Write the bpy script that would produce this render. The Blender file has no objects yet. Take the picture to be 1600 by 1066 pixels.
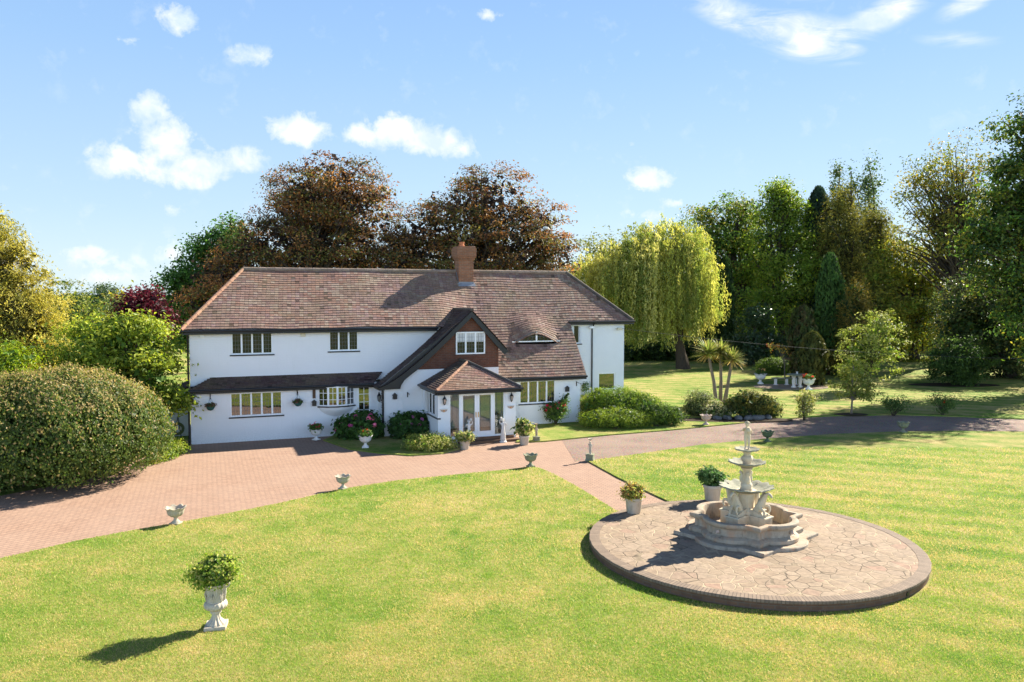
import bpy, math, random
import numpy as np
from mathutils import Vector, Matrix
from mathutils.geometry import tessellate_polygon

random.seed(7)
RNG = np.random.default_rng(11)
R = math.radians
scene = bpy.context.scene
COL = scene.collection

# ------------------------------------------------------------------ camera, sky, sun, exposure
CAM_H, FPX, HORIZON = 6.0, 1250.0, 462.0
PITCH = math.atan((533 - HORIZON) / FPX)
cam_data = bpy.data.cameras.new('camera')
cam = bpy.data.objects.new('camera', cam_data)
COL.objects.link(cam)
cam.location = (0, 0, CAM_H)
cam.rotation_euler = (R(90) - PITCH, 0, 0)
cam_data.sensor_width = 36
cam_data.lens = FPX / 1600 * 36
cam_data.clip_end = 6000
scene.camera = cam

SUN_AZ, SUN_EL = 39.0, 34.0            # azimuth measured from +X towards +Y
SKY_STRENGTH, SUN_STRENGTH, EXPOSURE = 0.07, 5.0, 1.6
sun_data = bpy.data.lights.new('sun', 'SUN')
sun_data.energy = SUN_STRENGTH
sun_data.angle = R(0.5)
sun_data.color = (1.0, 0.93, 0.80)
sun = bpy.data.objects.new('sun', sun_data)
COL.objects.link(sun)
sdir = Vector((math.cos(R(SUN_EL)) * math.cos(R(SUN_AZ)), math.cos(R(SUN_EL)) * math.sin(R(SUN_AZ)), math.sin(R(SUN_EL))))
sun.rotation_euler = sdir.to_track_quat('Z', 'Y').to_euler()
sun.location = (30, 30, 60)

scene.view_settings.view_transform = 'Standard'
scene.view_settings.look = 'None'
scene.view_settings.exposure = EXPOSURE
scene.view_settings.gamma = 1

world = bpy.data.worlds.new('World')
scene.world = world
world.use_nodes = True


class NT:
    """small helper for writing node trees"""
    def __init__(self, tree):
        self.t = tree
        tree.nodes.clear()

    def n(self, kind, ins=None, **props):
        nd = self.t.nodes.new(kind)
        for k, v in props.items():
            setattr(nd, k, v)
        for k, v in (ins or {}).items():
            s = nd.inputs[k]
            if isinstance(v, bpy.types.NodeSocket):
                self.t.links.new(v, s)
            else:
                if s.type == 'RGBA' and len(v) == 3:
                    v = (*v, 1)
                s.default_value = v
        return nd

    def math(self, op, a, b=0.0, c=0.0, clamp=False):
        nd = self.n('ShaderNodeMath', {0: a, 1: b, 2: c}, operation=op, use_clamp=clamp)
        return nd.outputs[0]

    def vmath(self, op, a, b=(0, 0, 0)):
        nd = self.n('ShaderNodeVectorMath', {0: a, 1: b}, operation=op)
        return nd.outputs['Value'] if op in ('LENGTH', 'DOT_PRODUCT') else nd.outputs['Vector']

    def mix(self, fac, a, b, blend='MIX'):
        nd = self.n('ShaderNodeMix', data_type='RGBA', blend_type=blend)
        for key, v in ((0, fac), (6, a), (7, b)):
            s = nd.inputs[key]
            if isinstance(v, bpy.types.NodeSocket):
                self.t.links.new(v, s)
            else:
                s.default_value = (*v, 1) if (key != 0 and len(v) == 3) else v
        return nd.outputs[2]

    def ramp(self, fac, stops, interp='LINEAR'):
        nd = self.n('ShaderNodeValToRGB', {0: fac})
        cr = nd.color_ramp
        cr.interpolation = interp
        while len(cr.elements) > 1:
            cr.elements.remove(cr.elements[-1])
        for i, (p, c) in enumerate(stops):
            e = cr.elements[0] if i == 0 else cr.elements.new(p)
            e.position = p
            if not isinstance(c, (tuple, list)):
                c = (c, c, c)
            e.color = (*c, 1)
        return nd.outputs[0]

    def noise(self, vec, scale, detail=3, rough=0.55, dist=0.0):
        return self.n('ShaderNodeTexNoise', {'Vector': vec, 'Scale': scale, 'Detail': detail, 'Roughness': rough, 'Distortion': dist}).outputs[0]


def build_world():
    g = NT(world.node_tree)
    out = g.n('ShaderNodeOutputWorld')
    sky = g.n('ShaderNodeTexSky', sky_type='NISHITA', sun_disc=False, sun_elevation=R(SUN_EL), sun_rotation=R(90 - SUN_AZ))
    sky.air_density = 1.0
    sky.dust_density = 0.15
    sky.ozone_density = 1.6
    d = g.vmath('NORMALIZE', g.n('ShaderNodeTexCoord').outputs['Generated'])
    sp = g.n('ShaderNodeSeparateXYZ', {0: d})
    az = g.math('ARCTAN2', sp.outputs[0], sp.outputs[1])
    el = g.math('ARCSINE', sp.outputs[2])
    p = g.n('ShaderNodeCombineXYZ', {0: az, 1: el, 2: 0.0}).outputs[0]
    # clouds at fixed azimuth / elevation (degrees): az, el, half width, half height, weight
    cum = [(-23.2, 9.7, 2.9, 2.3, 1.0), (-25.4, 8.6, 3.0, 1.7, .9), (-21.0, 8.6, 3.6, 1.6, .95), (-18.2, 8.9, 2.4, 1.3, .8), (-24.0, 11.8, 1.8, 1.6, .95), (-22.3, 7.8, 3.4, 1.2, .8),
           (-14.8, 11.2, 3.3, 1.5, 1.0), (-8.2, 11.4, 2.7, 1.8, 1.1), (-6.0, 10.7, 3.4, 1.5, 1.05), (-10.4, 11.0, 2.0, 1.1, .85), (-3.4, 10.2, 2.0, 1.2, .6),
           (-22.0, 17.3, 2.1, 1.35, .85), (-17.7, 15.7, 2.1, .95, .7), (-25.6, 15.8, 2.2, .6, .35), (-1.6, 18.9, 1.5, .6, .7),
           (9.5, 8.1, 2.6, 1.1, .9), (9.4, 5.6, 2.6, .8, .5), (11.3, 6.4, 1.7, .7, .6), (4.6, 7.0, .7, .5, .45), (-22.9, 5.6, 1.6, .7, .45), (-29.3, 9.2, 1.2, 1.0, .3),
           (-28.3, 2.4, 2.4, 1.1, .7), (-25.6, 2.0, 2.0, .9, .5), (-22.9, 2.7, 1.6, 1.4, .7), (-30.5, 2.4, 1.6, .8, .45), (-26.5, 1.2, 8.0, 1.0, .4),
           (8.5, 10.4, .6, .4, .35), (-34, 22, 3, 1.5, .6), (36, 14, 5, 2, .6), (50, 20, 8, 4, .7), (-60, 18, 10, 5, .8), (100, 25, 14, 6, .8), (160, 20, 16, 6, .8), (-110, 24, 15, 6, .8)]
    cir = [(12.0, 20.5, 4.0, 1.0, -24, .6), (33.5, 19.5, 4.0, 1.0, 14, .6), (22.5, 21.2, 7.0, .8, 3, .6), (19.8, 16.6, 5.6, 1.9, -16, 1.0), (24.2, 17.2, 5.0, 1.3, 18, .8), (16.2, 18.0, 6.0, 1.5, -20, .75), (29.6, 17.6, 3.2, 1.0, 24, .85), (25.0, 19.4, 6.0, .9, 4, .75), (17.8, 20.0, 5.0, 1.3, -16, .7), (21.8, 16.2, 2.2, 1.6, 0, .9), (28.6, 15.4, 3.6, .8, -10, .45)]
    lobe = None
    for a, e, w, h, wt in cum:
        v = g.vmath('MULTIPLY', g.vmath('SUBTRACT', p, (R(a), R(e), 0)), (1 / R(w), 1 / R(h), 0))
        m = g.math('MULTIPLY', g.math('SUBTRACT', 1.0, g.vmath('LENGTH', v), clamp=True), wt)
        lobe = m if lobe is None else g.math('SMOOTH_MAX', lobe, m, 0.12)
    lobe = g.math('SUBTRACT', lobe, .05)
    n1 = g.noise(p, 34, 9, .62, .25)
    n2 = g.noise(p, 13, 3, .5)
    n0 = g.noise(p, 90, 6, .65)
    dens = g.math('ADD', lobe, g.math('MULTIPLY', g.math('SUBTRACT', n1, .5), 1.75))
    dens = g.math('ADD', dens, g.math('MULTIPLY', g.math('SUBTRACT', n2, .5), .7))
    dens = g.math('ADD', dens, g.math('MULTIPLY', g.math('SUBTRACT', n0, .5), .45))
    gate = g.math('MULTIPLY', lobe, 6.0, clamp=True)
    mcum = g.math('MULTIPLY', g.ramp(dens, [(0.16, 0.0), (.40, .5), (.72, 1.0)]), gate)
    lob2 = None
    for a, e, w, h, ang, wt in cir:
        v = g.vmath('SUBTRACT', p, (R(a), R(e), 0))
        v = g.n('ShaderNodeVectorRotate', {'Vector': v, 'Angle': R(-ang)}, rotation_type='Z_AXIS').outputs[0]
        v = g.vmath('MULTIPLY', v, (1 / R(w), 1 / R(h), 0))
        m = g.math('MULTIPLY', g.math('SUBTRACT', 1.0, g.vmath('LENGTH', v), clamp=True), wt)
        lob2 = m if lob2 is None else g.math('SMOOTH_MAX', lob2, m, 0.15)
    lob2 = g.math('SUBTRACT', lob2, .12, clamp=True)
    ps = g.vmath('MULTIPLY', g.n('ShaderNodeVectorRotate', {'Vector': p, 'Angle': R(8)}, rotation_type='Z_AXIS').outputs[0], (1.0, 3.2, 1))
    n3 = g.noise(ps, 13, 7, .62, .8)
    mcir = g.math('MULTIPLY', g.math('MULTIPLY', lob2, 3.0, clamp=True), g.ramp(g.math('ADD', n3, g.math('MULTIPLY', lob2, .30)), [(.44, 0.0), (.74, 1.0)]))
    mask = g.math('MAXIMUM', mcum, g.math('MULTIPLY', mcir, .85))
    # cloud tone: the thin edges take the sky, the cores are white, undersides a little blue
    under = g.noise(g.vmath('ADD', p, (-.012, -.02, .3)), 20, 4, .55)
    ctone = g.mix(g.ramp(under, [(.35, 0.0), (.62, 1.0)]), (.26, .31, .37), (.40, .40, .39))
    skyc = g.mix(1.0, sky.outputs[0], (SKY_STRENGTH, SKY_STRENGTH, SKY_STRENGTH), 'MULTIPLY')
    air = g.ramp(el, [(0.0, (.245, .305, .340)), (.10, (.190, .262, .335)), (.28, (.128, .210, .330)), (.42, (.098, .174, .322)), (.62, (.03, .065, .15)), (1.0, (.008, .022, .07))])
    skyc = g.mix(.88, skyc, air)
    # brighter blue and cloud added low behind the camera to light the shaded front
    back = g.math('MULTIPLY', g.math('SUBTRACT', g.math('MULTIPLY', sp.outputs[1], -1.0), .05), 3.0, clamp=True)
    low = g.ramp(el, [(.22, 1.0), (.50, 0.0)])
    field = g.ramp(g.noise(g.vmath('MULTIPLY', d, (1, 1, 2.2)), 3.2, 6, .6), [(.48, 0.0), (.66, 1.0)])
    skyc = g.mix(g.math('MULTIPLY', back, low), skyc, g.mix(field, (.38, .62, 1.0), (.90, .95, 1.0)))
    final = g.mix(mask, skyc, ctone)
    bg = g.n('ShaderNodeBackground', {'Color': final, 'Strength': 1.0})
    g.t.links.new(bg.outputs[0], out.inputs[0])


build_world()

# ------------------------------------------------------------------ picture-to-place measuring helpers
_ct, _st = math.cos(PITCH), math.sin(PITCH)


def ray(px, py):
    x = (px - 800) / FPX
    y = -(py - 533) / FPX
    return Vector((x, _ct + y * _st, -_st + y * _ct))


def at(px, py, z=0.0):
    d = ray(px, py)
    return Vector((0, 0, CAM_H)) + d * ((z - CAM_H) / d.z)


def tx(px, py, Y):
    d = ray(px, py)
    return Vector((0, 0, CAM_H)) + d * (Y / d.y)


# ------------------------------------------------------------------ object helpers
def put(o, parent=None):
    COL.objects.link(o)
    if parent is not None:
        o.parent = parent
    return o


def tag(o, label=None, cat=None, group=None, kind=None):
    if label:
        o['label'] = label
    if cat:
        o['category'] = cat
    if group:
        o['group'] = group
    if kind:
        o['kind'] = kind
    return o


def thing(name, label, cat, loc=(0, 0, 0), rz=0.0, group=None):
    o = bpy.data.objects.new(name, None)
    o.empty_display_size = .2
    o.location = loc
    o.rotation_euler = (0, 0, rz)
    put(o)
    return tag(o, label, cat, group)


def np_mesh(name, V, F, mat, parent=None, col=None, smooth=False):
    V = np.asarray(V, dtype=np.float32)
    F = np.asarray(F, dtype=np.int32)
    me = bpy.data.meshes.new(name)
    me.vertices.add(len(V))
    me.vertices.foreach_set('co', V.ravel())
    k = F.shape[1]
    me.loops.add(F.size)
    me.loops.foreach_set('vertex_index', F.ravel())
    me.polygons.add(len(F))
    me.polygons.foreach_set('loop_start', np.arange(0, F.size, k, dtype=np.int32))
    me.update(calc_edges=True)
    if col is not None:
        c = np.ones((len(V), 4), dtype=np.float32)
        c[:, :3] = col
        a = me.color_attributes.new('Col', 'FLOAT_COLOR', 'POINT')
        a.data.foreach_set('color', c.ravel())
    me.polygons.foreach_set('use_smooth', np.full(len(F), bool(smooth)))
    me.materials.append(mat)
    return put(bpy.data.objects.new(name, me), parent)


class B:
    """collects faces, links them as ONE mesh object"""
    def __init__(self):
        self.v, self.f, self.c = [], [], []
        self.use_col = False

    def add(self, vs, fs, col=None):
        o = len(self.v)
        self.v += [tuple(p) for p in vs]
        self.f += [tuple(i + o for i in f) for f in fs]
        self.c += [col or (.5, .5, .5)] * len(vs)
        if col:
            self.use_col = True
        return self

    def box(self, x0, x1, y0, y1, z0, z1, M=None, col=None):
        vs = [Vector((x, y, z)) for x in (x0, x1) for y in (y0, y1) for z in (z0, z1)]
        if M is not None:
            vs = [M @ p for p in vs]
        return self.add(vs, [(0, 1, 3, 2), (4, 6, 7, 5), (0, 4, 5, 1), (2, 3, 7, 6), (0, 2, 6, 4), (1, 5, 7, 3)], col)

    def poly(self, pts, col=None):
        return self.add(pts, [tuple(range(len(pts)))], col)

    def prism(self, poly, fn, d0, d1, col=None):
        """poly: 2D points; fn(a,b,d) -> 3D"""
        n = len(poly)
        vs = [fn(a, b, d0) for a, b in poly] + [fn(a, b, d1) for a, b in poly]
        tris = tessellate_polygon([[Vector((a, b, 0)) for a, b in poly]])
        fs = [tuple(t) for t in tris] + [tuple(i + n for i in reversed(t)) for t in tris]
        fs += [(i, (i + 1) % n, (i + 1) % n + n, i + n) for i in range(n)]
        return self.add(vs, fs, col)

    def tube(self, pts, rad, n=8, cap=True, col=None):
        pts = [Vector(p) for p in pts]
        if not isinstance(rad, (list, tuple)):
            rad = [rad] * len(pts)
        vs, fs = [], []
        ref = None
        for i, p in enumerate(pts):
            t = (pts[min(i + 1, len(pts) - 1)] - pts[max(i - 1, 0)])
            t = t.normalized() if t.length > 1e-9 else Vector((0, 0, 1))
            if ref is None:
                ref = Vector((1, 0, 0)) if abs(t.x) < .9 else Vector((0, 1, 0))
            a = (ref - t * ref.dot(t)).normalized()
            b = t.cross(a)
            ref = a
            for k in range(n):
                q = 2 * math.pi * k / n
                vs.append(p + (a * math.cos(q) + b * math.sin(q)) * rad[i])
        for i in range(len(pts) - 1):
            for k in range(n):
                fs.append((i * n + k, i * n + (k + 1) % n, (i + 1) * n + (k + 1) % n, (i + 1) * n + k))
        if cap:
            fs.append(tuple(range(n - 1, -1, -1)))
            m = (len(pts) - 1) * n
            fs.append(tuple(m + k for k in range(n)))
        return self.add(vs, fs, col)

    def lathe(self, prof, n=32, c=(0, 0, 0), rf=None, col=None):
        """prof: (r, z); rf(theta, i) multiplies the radius (and may return (mult, dz))"""
        vs, fs = [], []
        for i, (r, z) in enumerate(prof):
            for k in range(n):
                th = 2 * math.pi * k / n
                m, dz = 1.0, 0.0
                if rf:
                    m = rf(th, i)
                    if isinstance(m, tuple):
                        m, dz = m
                vs.append((c[0] + math.cos(th) * r * m, c[1] + math.sin(th) * r * m, c[2] + z + dz))
        for i in range(len(prof) - 1):
            for k in range(n):
                fs.append((i * n + k, i * n + (k + 1) % n, (i + 1) * n + (k + 1) % n, (i + 1) * n + k))
        fs.append(tuple(range(n - 1, -1, -1)))
        m = (len(prof) - 1) * n
        fs.append(tuple(m + k for k in range(n)))
        return self.add(vs, fs, col)

    def ball(self, c, r, n=12, col=None, sz=1.0):
        m = max(6, n // 2)
        prof = [(max(1e-4, r * math.sin(math.pi * i / m)), -r * sz * math.cos(math.pi * i / m)) for i in range(m + 1)]
        return self.lathe(prof, n, c, col=col)

    def build(self, name, mat, parent=None, smooth=None, bevel=0.0, loc=None, rz=None):
        me = bpy.data.meshes.new(name)
        me.from_pydata([tuple(p) for p in self.v], [], self.f)
        me.update()
        if self.use_col:
            a = me.color_attributes.new('Col', 'FLOAT_COLOR', 'POINT')
            a.data.foreach_set('color', np.array([(*c, 1) for c in self.c], dtype=np.float32).ravel())
        if smooth:
            me.polygons.foreach_set('use_smooth', np.ones(len(me.polygons), dtype=bool))
            me.set_sharp_from_angle(angle=R(smooth))
        me.materials.append(mat)
        o = put(bpy.data.objects.new(name, me), parent)
        if loc is not None:
            o.location = loc
        if rz is not None:
            o.rotation_euler = (0, 0, rz)
        if bevel:
            md = o.modifiers.new('bevel', 'BEVEL')
            md.width = bevel
            md.segments = 2
            md.limit_method = 'ANGLE'
        return o


def skin(name, pts, edges, mat, parent=None, sub=2, loc=None, rz=0.0, scale=1.0):
    """organic figure: (x,y,z,r) joints grown with a skin modifier, baked to a plain mesh"""
    me = bpy.data.meshes.new(name)
    me.from_pydata([Vector(p[:3]) * scale for p in pts], edges, [])
    o = bpy.data.objects.new(name, me)
    COL.objects.link(o)
    o.modifiers.new('skin', 'SKIN')
    sv = me.skin_vertices[0].data
    for i, p in enumerate(pts):
        sv[i].radius = (p[3] * scale, (p[4] if len(p) > 4 else p[3]) * scale)
        sv[i].use_root = (i == 0)
    m = o.modifiers.new('sub', 'SUBSURF')
    m.levels = m.render_levels = sub
    dg = bpy.context.evaluated_depsgraph_get()
    dg.update()
    new = bpy.data.meshes.new_from_object(o.evaluated_get(dg))
    bpy.data.objects.remove(o)
    new.name = name
    new.materials.clear()
    new.materials.append(mat)
    new.polygons.foreach_set('use_smooth', np.ones(len(new.polygons), dtype=bool))
    o = put(bpy.data.objects.new(name, new), parent)
    if loc is not None:
        o.location = loc
    o.rotation_euler = (0, 0, rz)
    return o


# ------------------------------------------------------------------ materials
def mat(name):
    m = bpy.data.materials.new(name)
    m.use_nodes = True
    return m, NT(m.node_tree)


def finish(g, bsdf):
    out = g.n('ShaderNodeOutputMaterial')
    g.t.links.new(bsdf, out.inputs[0])


def bump(g, h, strength=.4, dist=.02):
    return g.n('ShaderNodeBump', {'Height': h, 'Strength': strength, 'Distance': dist}).outputs[0]


def princ(g, color, rough=.7, normal=None, spec=.3, metal=0.0):
    ins = {'Base Color': color, 'Roughness': rough, 'Specular IOR Level': spec, 'Metallic': metal}
    if normal is not None:
        ins['Normal'] = normal
    return g.n('ShaderNodeBsdfPrincipled', ins).outputs[0]


def simple(name, color, rough=.6, spec=.3, vary=.15, scale=8, bmp=0.0, metal=0.0):
    m, g = mat(name)
    co = g.n('ShaderNodeTexCoord').outputs['Object']
    n = g.noise(co, scale, 4)
    c = g.mix(n, tuple(x * (1 - vary) for x in color), tuple(min(1, x * (1 + vary)) for x in color))
    nm = bump(g, g.noise(co, scale * 6, 3), bmp, .01) if bmp else None
    finish(g, princ(g, c, rough, nm, spec, metal))
    return m


def m_wall():
    m, g = mat('painted brick wall')
    co = g.n('ShaderNodeTexCoord').outputs['Object']
    sp = g.n('ShaderNodeSeparateXYZ', {0: co})
    uv = g.n('ShaderNodeCombineXYZ', {0: g.math('ADD', sp.outputs[0], sp.outputs[1]), 1: sp.outputs[2], 2: 0.0}).outputs[0]
    br = g.n('ShaderNodeTexBrick', {'Vector': uv, 'Scale': 1.0, 'Brick Width': .225, 'Row Height': .075, 'Mortar Size': .008, 'Color1': (1, 1, 1), 'Color2': (.9, .9, .9), 'Mortar': (0, 0, 0)})
    n = g.noise(co, 1.1, 4, .6)
    n2 = g.noise(co, 22, 4, .6)
    dirt = g.ramp(sp.outputs[2], [(0.0, 1.0), (.16, .5), (.6, 0.0)])
    c = g.mix(n, (.80, .80, .79), (.73, .735, .73))
    c = g.mix(g.math('MULTIPLY', dirt, g.ramp(n2, [(.4, 0.0), (.7, .6)])), c, (.42, .43, .40))
    streak = g.noise(g.vmath('MULTIPLY', uv, (3.0, .25, 1)), 3, 4, .6)
    c = g.mix(g.ramp(streak, [(.56, 0.0), (.8, .22)]), c, (.60, .60, .56))
    h = g.math('ADD', g.math('MULTIPLY', br.outputs[0], .5), g.math('MULTIPLY', n2, .35))
    finish(g, princ(g, c, .75, bump(g, h, .55, .012)))
    return m


def m_brick(name, c1, c2, mortar, bw=.225, rh=.075, rough=.85, radial=None):
    m, g = mat(name)
    co = g.n('ShaderNodeTexCoord').outputs['Object']
    sp = g.n('ShaderNodeSeparateXYZ', {0: co})
    if radial:
        a = g.math('MULTIPLY', g.math('ARCTAN2', sp.outputs[1], sp.outputs[0]), radial)
        uv = g.n('ShaderNodeCombineXYZ', {0: a, 1: sp.outputs[2], 2: 0.0}).outputs[0]
    else:
        uv = g.n('ShaderNodeCombineXYZ', {0: g.math('ADD', sp.outputs[0], sp.outputs[1]), 1: sp.outputs[2], 2: 0.0}).outputs[0]
    br = g.n('ShaderNodeTexBrick', {'Vector': uv, 'Scale': 1.0, 'Brick Width': bw, 'Row Height': rh, 'Mortar Size': .009, 'Color1': c1, 'Color2': c2, 'Mortar': mortar, 'Bias': 0.0})
    n = g.noise(co, 5, 4, .65)
    c = g.mix(g.ramp(n, [(.35, 0.0), (.75, .55)]), br.outputs[0], tuple(x * .45 for x in c1))
    h = g.math('ADD', g.math('MULTIPLY', br.outputs[1], -1.0), g.math('MULTIPLY', g.noise(co, 40, 3), .4))
    finish(g, princ(g, c, rough, bump(g, h, .6, .012)))
    return m


def m_attr(name, rough=.85, nscale=14, amp=.5, bmp=.4, spec=.25):
    m, g = mat(name)
    co = g.n('ShaderNodeTexCoord').outputs['Object']
    a = g.n('ShaderNodeVertexColor', layer_name='Col').outputs[0]
    n = g.noise(co, nscale, 4, .65)
    c = g.mix(1.0, a, g.ramp(n, [(.2, 1 - amp), (.8, 1 + amp)]), 'MULTIPLY')
    big = g.noise(co, .9, 4, .6)
    c = g.mix(g.ramp(big, [(.40, 0.0), (.70, .42)]), c, (.20, .165, .09))   # lichen film
    finish(g, princ(g, c, rough, bump(g, n, bmp, .01), spec))
    return m


def m_leaf(name, trans=.36, rough=.5, gloss=.25):
    m, g = mat(name)
    a = g.n('ShaderNodeVertexColor', layer_name='Col').outputs[0]
    a1 = g.n('ShaderNodeHueSaturation', {'Color': a, 'Saturation': 1.05, 'Value': 1.5}).outputs[0]
    d = princ(g, a1, rough, None, gloss)
    hs = g.n('ShaderNodeHueSaturation', {'Color': a, 'Saturation': 1.12, 'Value': 2.6}).outputs[0]
    t = g.n('ShaderNodeBsdfTranslucent', {'Color': hs}).outputs[0]
    finish(g, g.n('ShaderNodeMixShader', {0: trans, 1: d, 2: t}).outputs[0])
    return m


def m_bark(name='bark', c1=(.10, .075, .05), c2=(.035, .027, .02)):
    m, g = mat(name)
    co = g.n('ShaderNodeTexCoord').outputs['Object']
    n = g.noise(g.vmath('MULTIPLY', co, (9, 9, 1.6)), 1.5, 5, .65)
    finish(g, princ(g, g.mix(n, c2, c1), .9, bump(g, n, .8, .03), .15))
    return m


def m_stone(name, c1, c2, algae=.3, green=(.10, .13, .07), rust=0.0):
    m, g = mat(name)
    co = g.n('ShaderNodeTexCoord').outputs['Object']
    n = g.noise(co, 6, 5, .65)
    n2 = g.noise(g.vmath('MULTIPLY', co, (1, 1, .35)), 9, 5, .7)
    c = g.mix(n, c1, c2)
    c = g.mix(g.ramp(n2, [(.52, 0.0), (.75, algae)]), c, green)
    if rust:
        n4 = g.noise(g.vmath('ADD', g.vmath('MULTIPLY', co, (1, 1, .5)), (4, 2, 1)), 3.5, 4, .6)
        c = g.mix(g.ramp(n4, [(.5, 0.0), (.72, rust)]), c, (.42, .20, .09))
    n3 = g.noise(co, 70, 4, .6)
    finish(g, princ(g, c, .85, bump(g, g.math('ADD', n3, n), .35, .008), .2))
    return m


def m_grass(stripes=0.0):
    m, g = mat('lawn turf' + (' striped' if stripes else ''))
    co = g.n('ShaderNodeTexCoord').outputs['Object']
    n1 = g.noise(co, .30, 5, .6)
    n2 = g.noise(co, 1.6, 5, .65)
    n3 = g.noise(co, 14, 4, .7)
    n4 = g.noise(co, 75, 3, .7)
    s = g.math('ADD', g.math('MULTIPLY', n1, .62), g.math('MULTIPLY', n2, .45))
    s = g.math('ADD', s, g.math('MULTIPLY', g.math('SUBTRACT', n3, .5), .30))
    if stripes:
        sp = g.n('ShaderNodeSeparateXYZ', {0: co})
        ph = g.math('ADD', g.math('MULTIPLY', sp.outputs[0], .34), g.math('MULTIPLY', sp.outputs[1], .94))
        ph = g.math('ADD', ph, g.math('MULTIPLY', n2, .35))
        w = g.math('SINE', g.math('MULTIPLY', ph, 2 * math.pi / 1.25))
        w = g.math('MULTIPLY', w, g.ramp(g.math('MULTIPLY', sp.outputs[0], .05), [(.12, .25), (.38, 1.0)]))
        s = g.math('ADD', s, g.math('MULTIPLY', w, stripes))
    c = g.ramp(s, [(.36, (.085, .170, .020)), (.46, (.155, .228, .036)), (.55, (.255, .268, .068)), (.65, (.37, .305, .11)), (.80, (.43, .335, .16))])
    c = g.mix(1.0, c, g.ramp(n4, [(.25, .55), (.75, 1.4)]), 'MULTIPLY')
    h = g.math('ADD', n4, g.math('MULTIPLY', n3, .8))
    finish(g, princ(g, c, .9, bump(g, h, .9, .03), .1))
    return m


def m_paving():
    m, g = mat('block paving')
    co = g.n('ShaderNodeTexCoord').outputs['Object']
    rot = g.n('ShaderNodeVectorRotate', {'Vector': co, 'Angle': R(24)}, rotation_type='Z_AXIS').outputs[0]
    br = g.n('ShaderNodeTexBrick', {'Vector': rot, 'Scale': 1.0, 'Brick Width': .21, 'Row Height': .105, 'Mortar Size': .009, 'Mortar Smooth': .3,
                                    'Color1': (.375, .24, .168), 'Color2': (.315, .198, .14), 'Mortar': (.15, .105, .08)})
    n = g.noise(co, .5, 5, .6)
    n2 = g.noise(co, 30, 3, .6)
    c = g.mix(g.ramp(n, [(.38, 0.0), (.7, .35)]), br.outputs[0], (.37, .26, .195))
    c = g.mix(1.0, c, g.ramp(n2, [(.2, .8), (.8, 1.15)]), 'MULTIPLY')
    c = g.mix(g.ramp(g.noise(co, 1.7, 5, .7), [(.62, 0.0), (.8, .3)]), c, (.20, .17, .11))
    sp = g.n('ShaderNodeSeparateXYZ', {0: co})
    tr = g.math('ADD', g.math('ADD', sp.outputs[1], g.math('MULTIPLY', sp.outputs[0], -.62)), g.math('MULTIPLY', g.noise(co, .25, 2), 1.6))
    tw = g.math('ABSOLUTE', g.math('SUBTRACT', g.math('MODULO', g.math('ADD', tr, 40.0), 1.7), .85))
    c = g.mix(g.math('MULTIPLY', g.ramp(tw, [(.0, 1.0), (.22, 0.0)]), g.ramp(g.noise(co, .8, 4), [(.42, 0.0), (.65, .28)])), c, (.25, .175, .13))
    h = g.math('ADD', g.math('MULTIPLY', br.outputs[1], -1.0), g.math('MULTIPLY', n2, .3))
    finish(g, princ(g, c, .85, bump(g, h, .5, .008), .2))
    return m


def m_gravel():
    m, g = mat('gravel')
    co = g.n('ShaderNodeTexCoord').outputs['Object']
    v = g.n('ShaderNodeTexVoronoi', {'Vector': co, 'Scale': 34.0})
    n = g.noise(co, .6, 4, .6)
    c = g.ramp(v.outputs['Distance'], [(0.0, (.37, .255, .195)), (.6, (.17, .115, .09))])
    c = g.mix(.45, c, g.mix(1.0, v.outputs['Color'], (.46, .335, .27), 'MULTIPLY'))
    c = g.mix(g.ramp(n, [(.4, 0.0), (.7, .5)]), c, (.34, .25, .195))
    sp = g.n('ShaderNodeSeparateXYZ', {0: co})
    finish(g, princ(g, c, .9, bump(g, g.math('MULTIPLY', v.outputs['Distance'], -1.0), .8, .02), .2))
    return m


def m_crazy():
    m, g = mat('crazy paving')
    co = g.n('ShaderNodeTexCoord').outputs['Object']
    wob = g.n('ShaderNodeTexNoise', {'Vector': co, 'Scale': 2.0, 'Detail': 2.0}).outputs[1]
    p = g.vmath('ADD', co, g.vmath('MULTIPLY', g.vmath('SUBTRACT', wob, (.5, .5, .5)), (.16, .16, 0)))
    p = g.vmath('MULTIPLY', p, (1, 1, 0))
    e = g.n('ShaderNodeTexVoronoi', {'Vector': p, 'Scale': 3.3, 'Randomness': 1.0}, feature='DISTANCE_TO_EDGE').outputs['Distance']
    cell = g.n('ShaderNodeTexVoronoi', {'Vector': p, 'Scale': 3.3, 'Randomness': 1.0}).outputs['Color']
    hsv = g.n('ShaderNodeSeparateColor', {0: cell})
    c = g.ramp(hsv.outputs[0], [(0.0, (.255, .185, .125)), (.35, (.285, .212, .145)), (.6, (.30, .225, .158)), (.86, (.27, .20, .14)), (.95, (.29, .185, .13)), (1.0, (.31, .235, .165))])
    n = g.noise(co, 9, 5, .7)
    c = g.mix(1.0, c, g.ramp(n, [(.25, .66), (.75, 1.28)]), 'MULTIPLY')
    c = g.mix(g.ramp(g.noise(co, 2.2, 5, .7), [(.50, 0.0), (.8, .55)]), c, (.15, .125, .085))
    joint = g.ramp(e, [(.015, 1.0), (.042, 0.0)])
    jc = g.mix(g.ramp(g.noise(co, 1.3, 3), [(.42, 0.0), (.6, 1.0)]), (.40, .31, .20), (.10, .075, .05))
    c = g.mix(joint, c, jc)
    h = g.math('ADD', g.math('MULTIPLY', joint, -.8), g.math('MULTIPLY', n, .4))
    finish(g, princ(g, c, .85, bump(g, h, .6, .015), .2))
    return m


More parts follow.
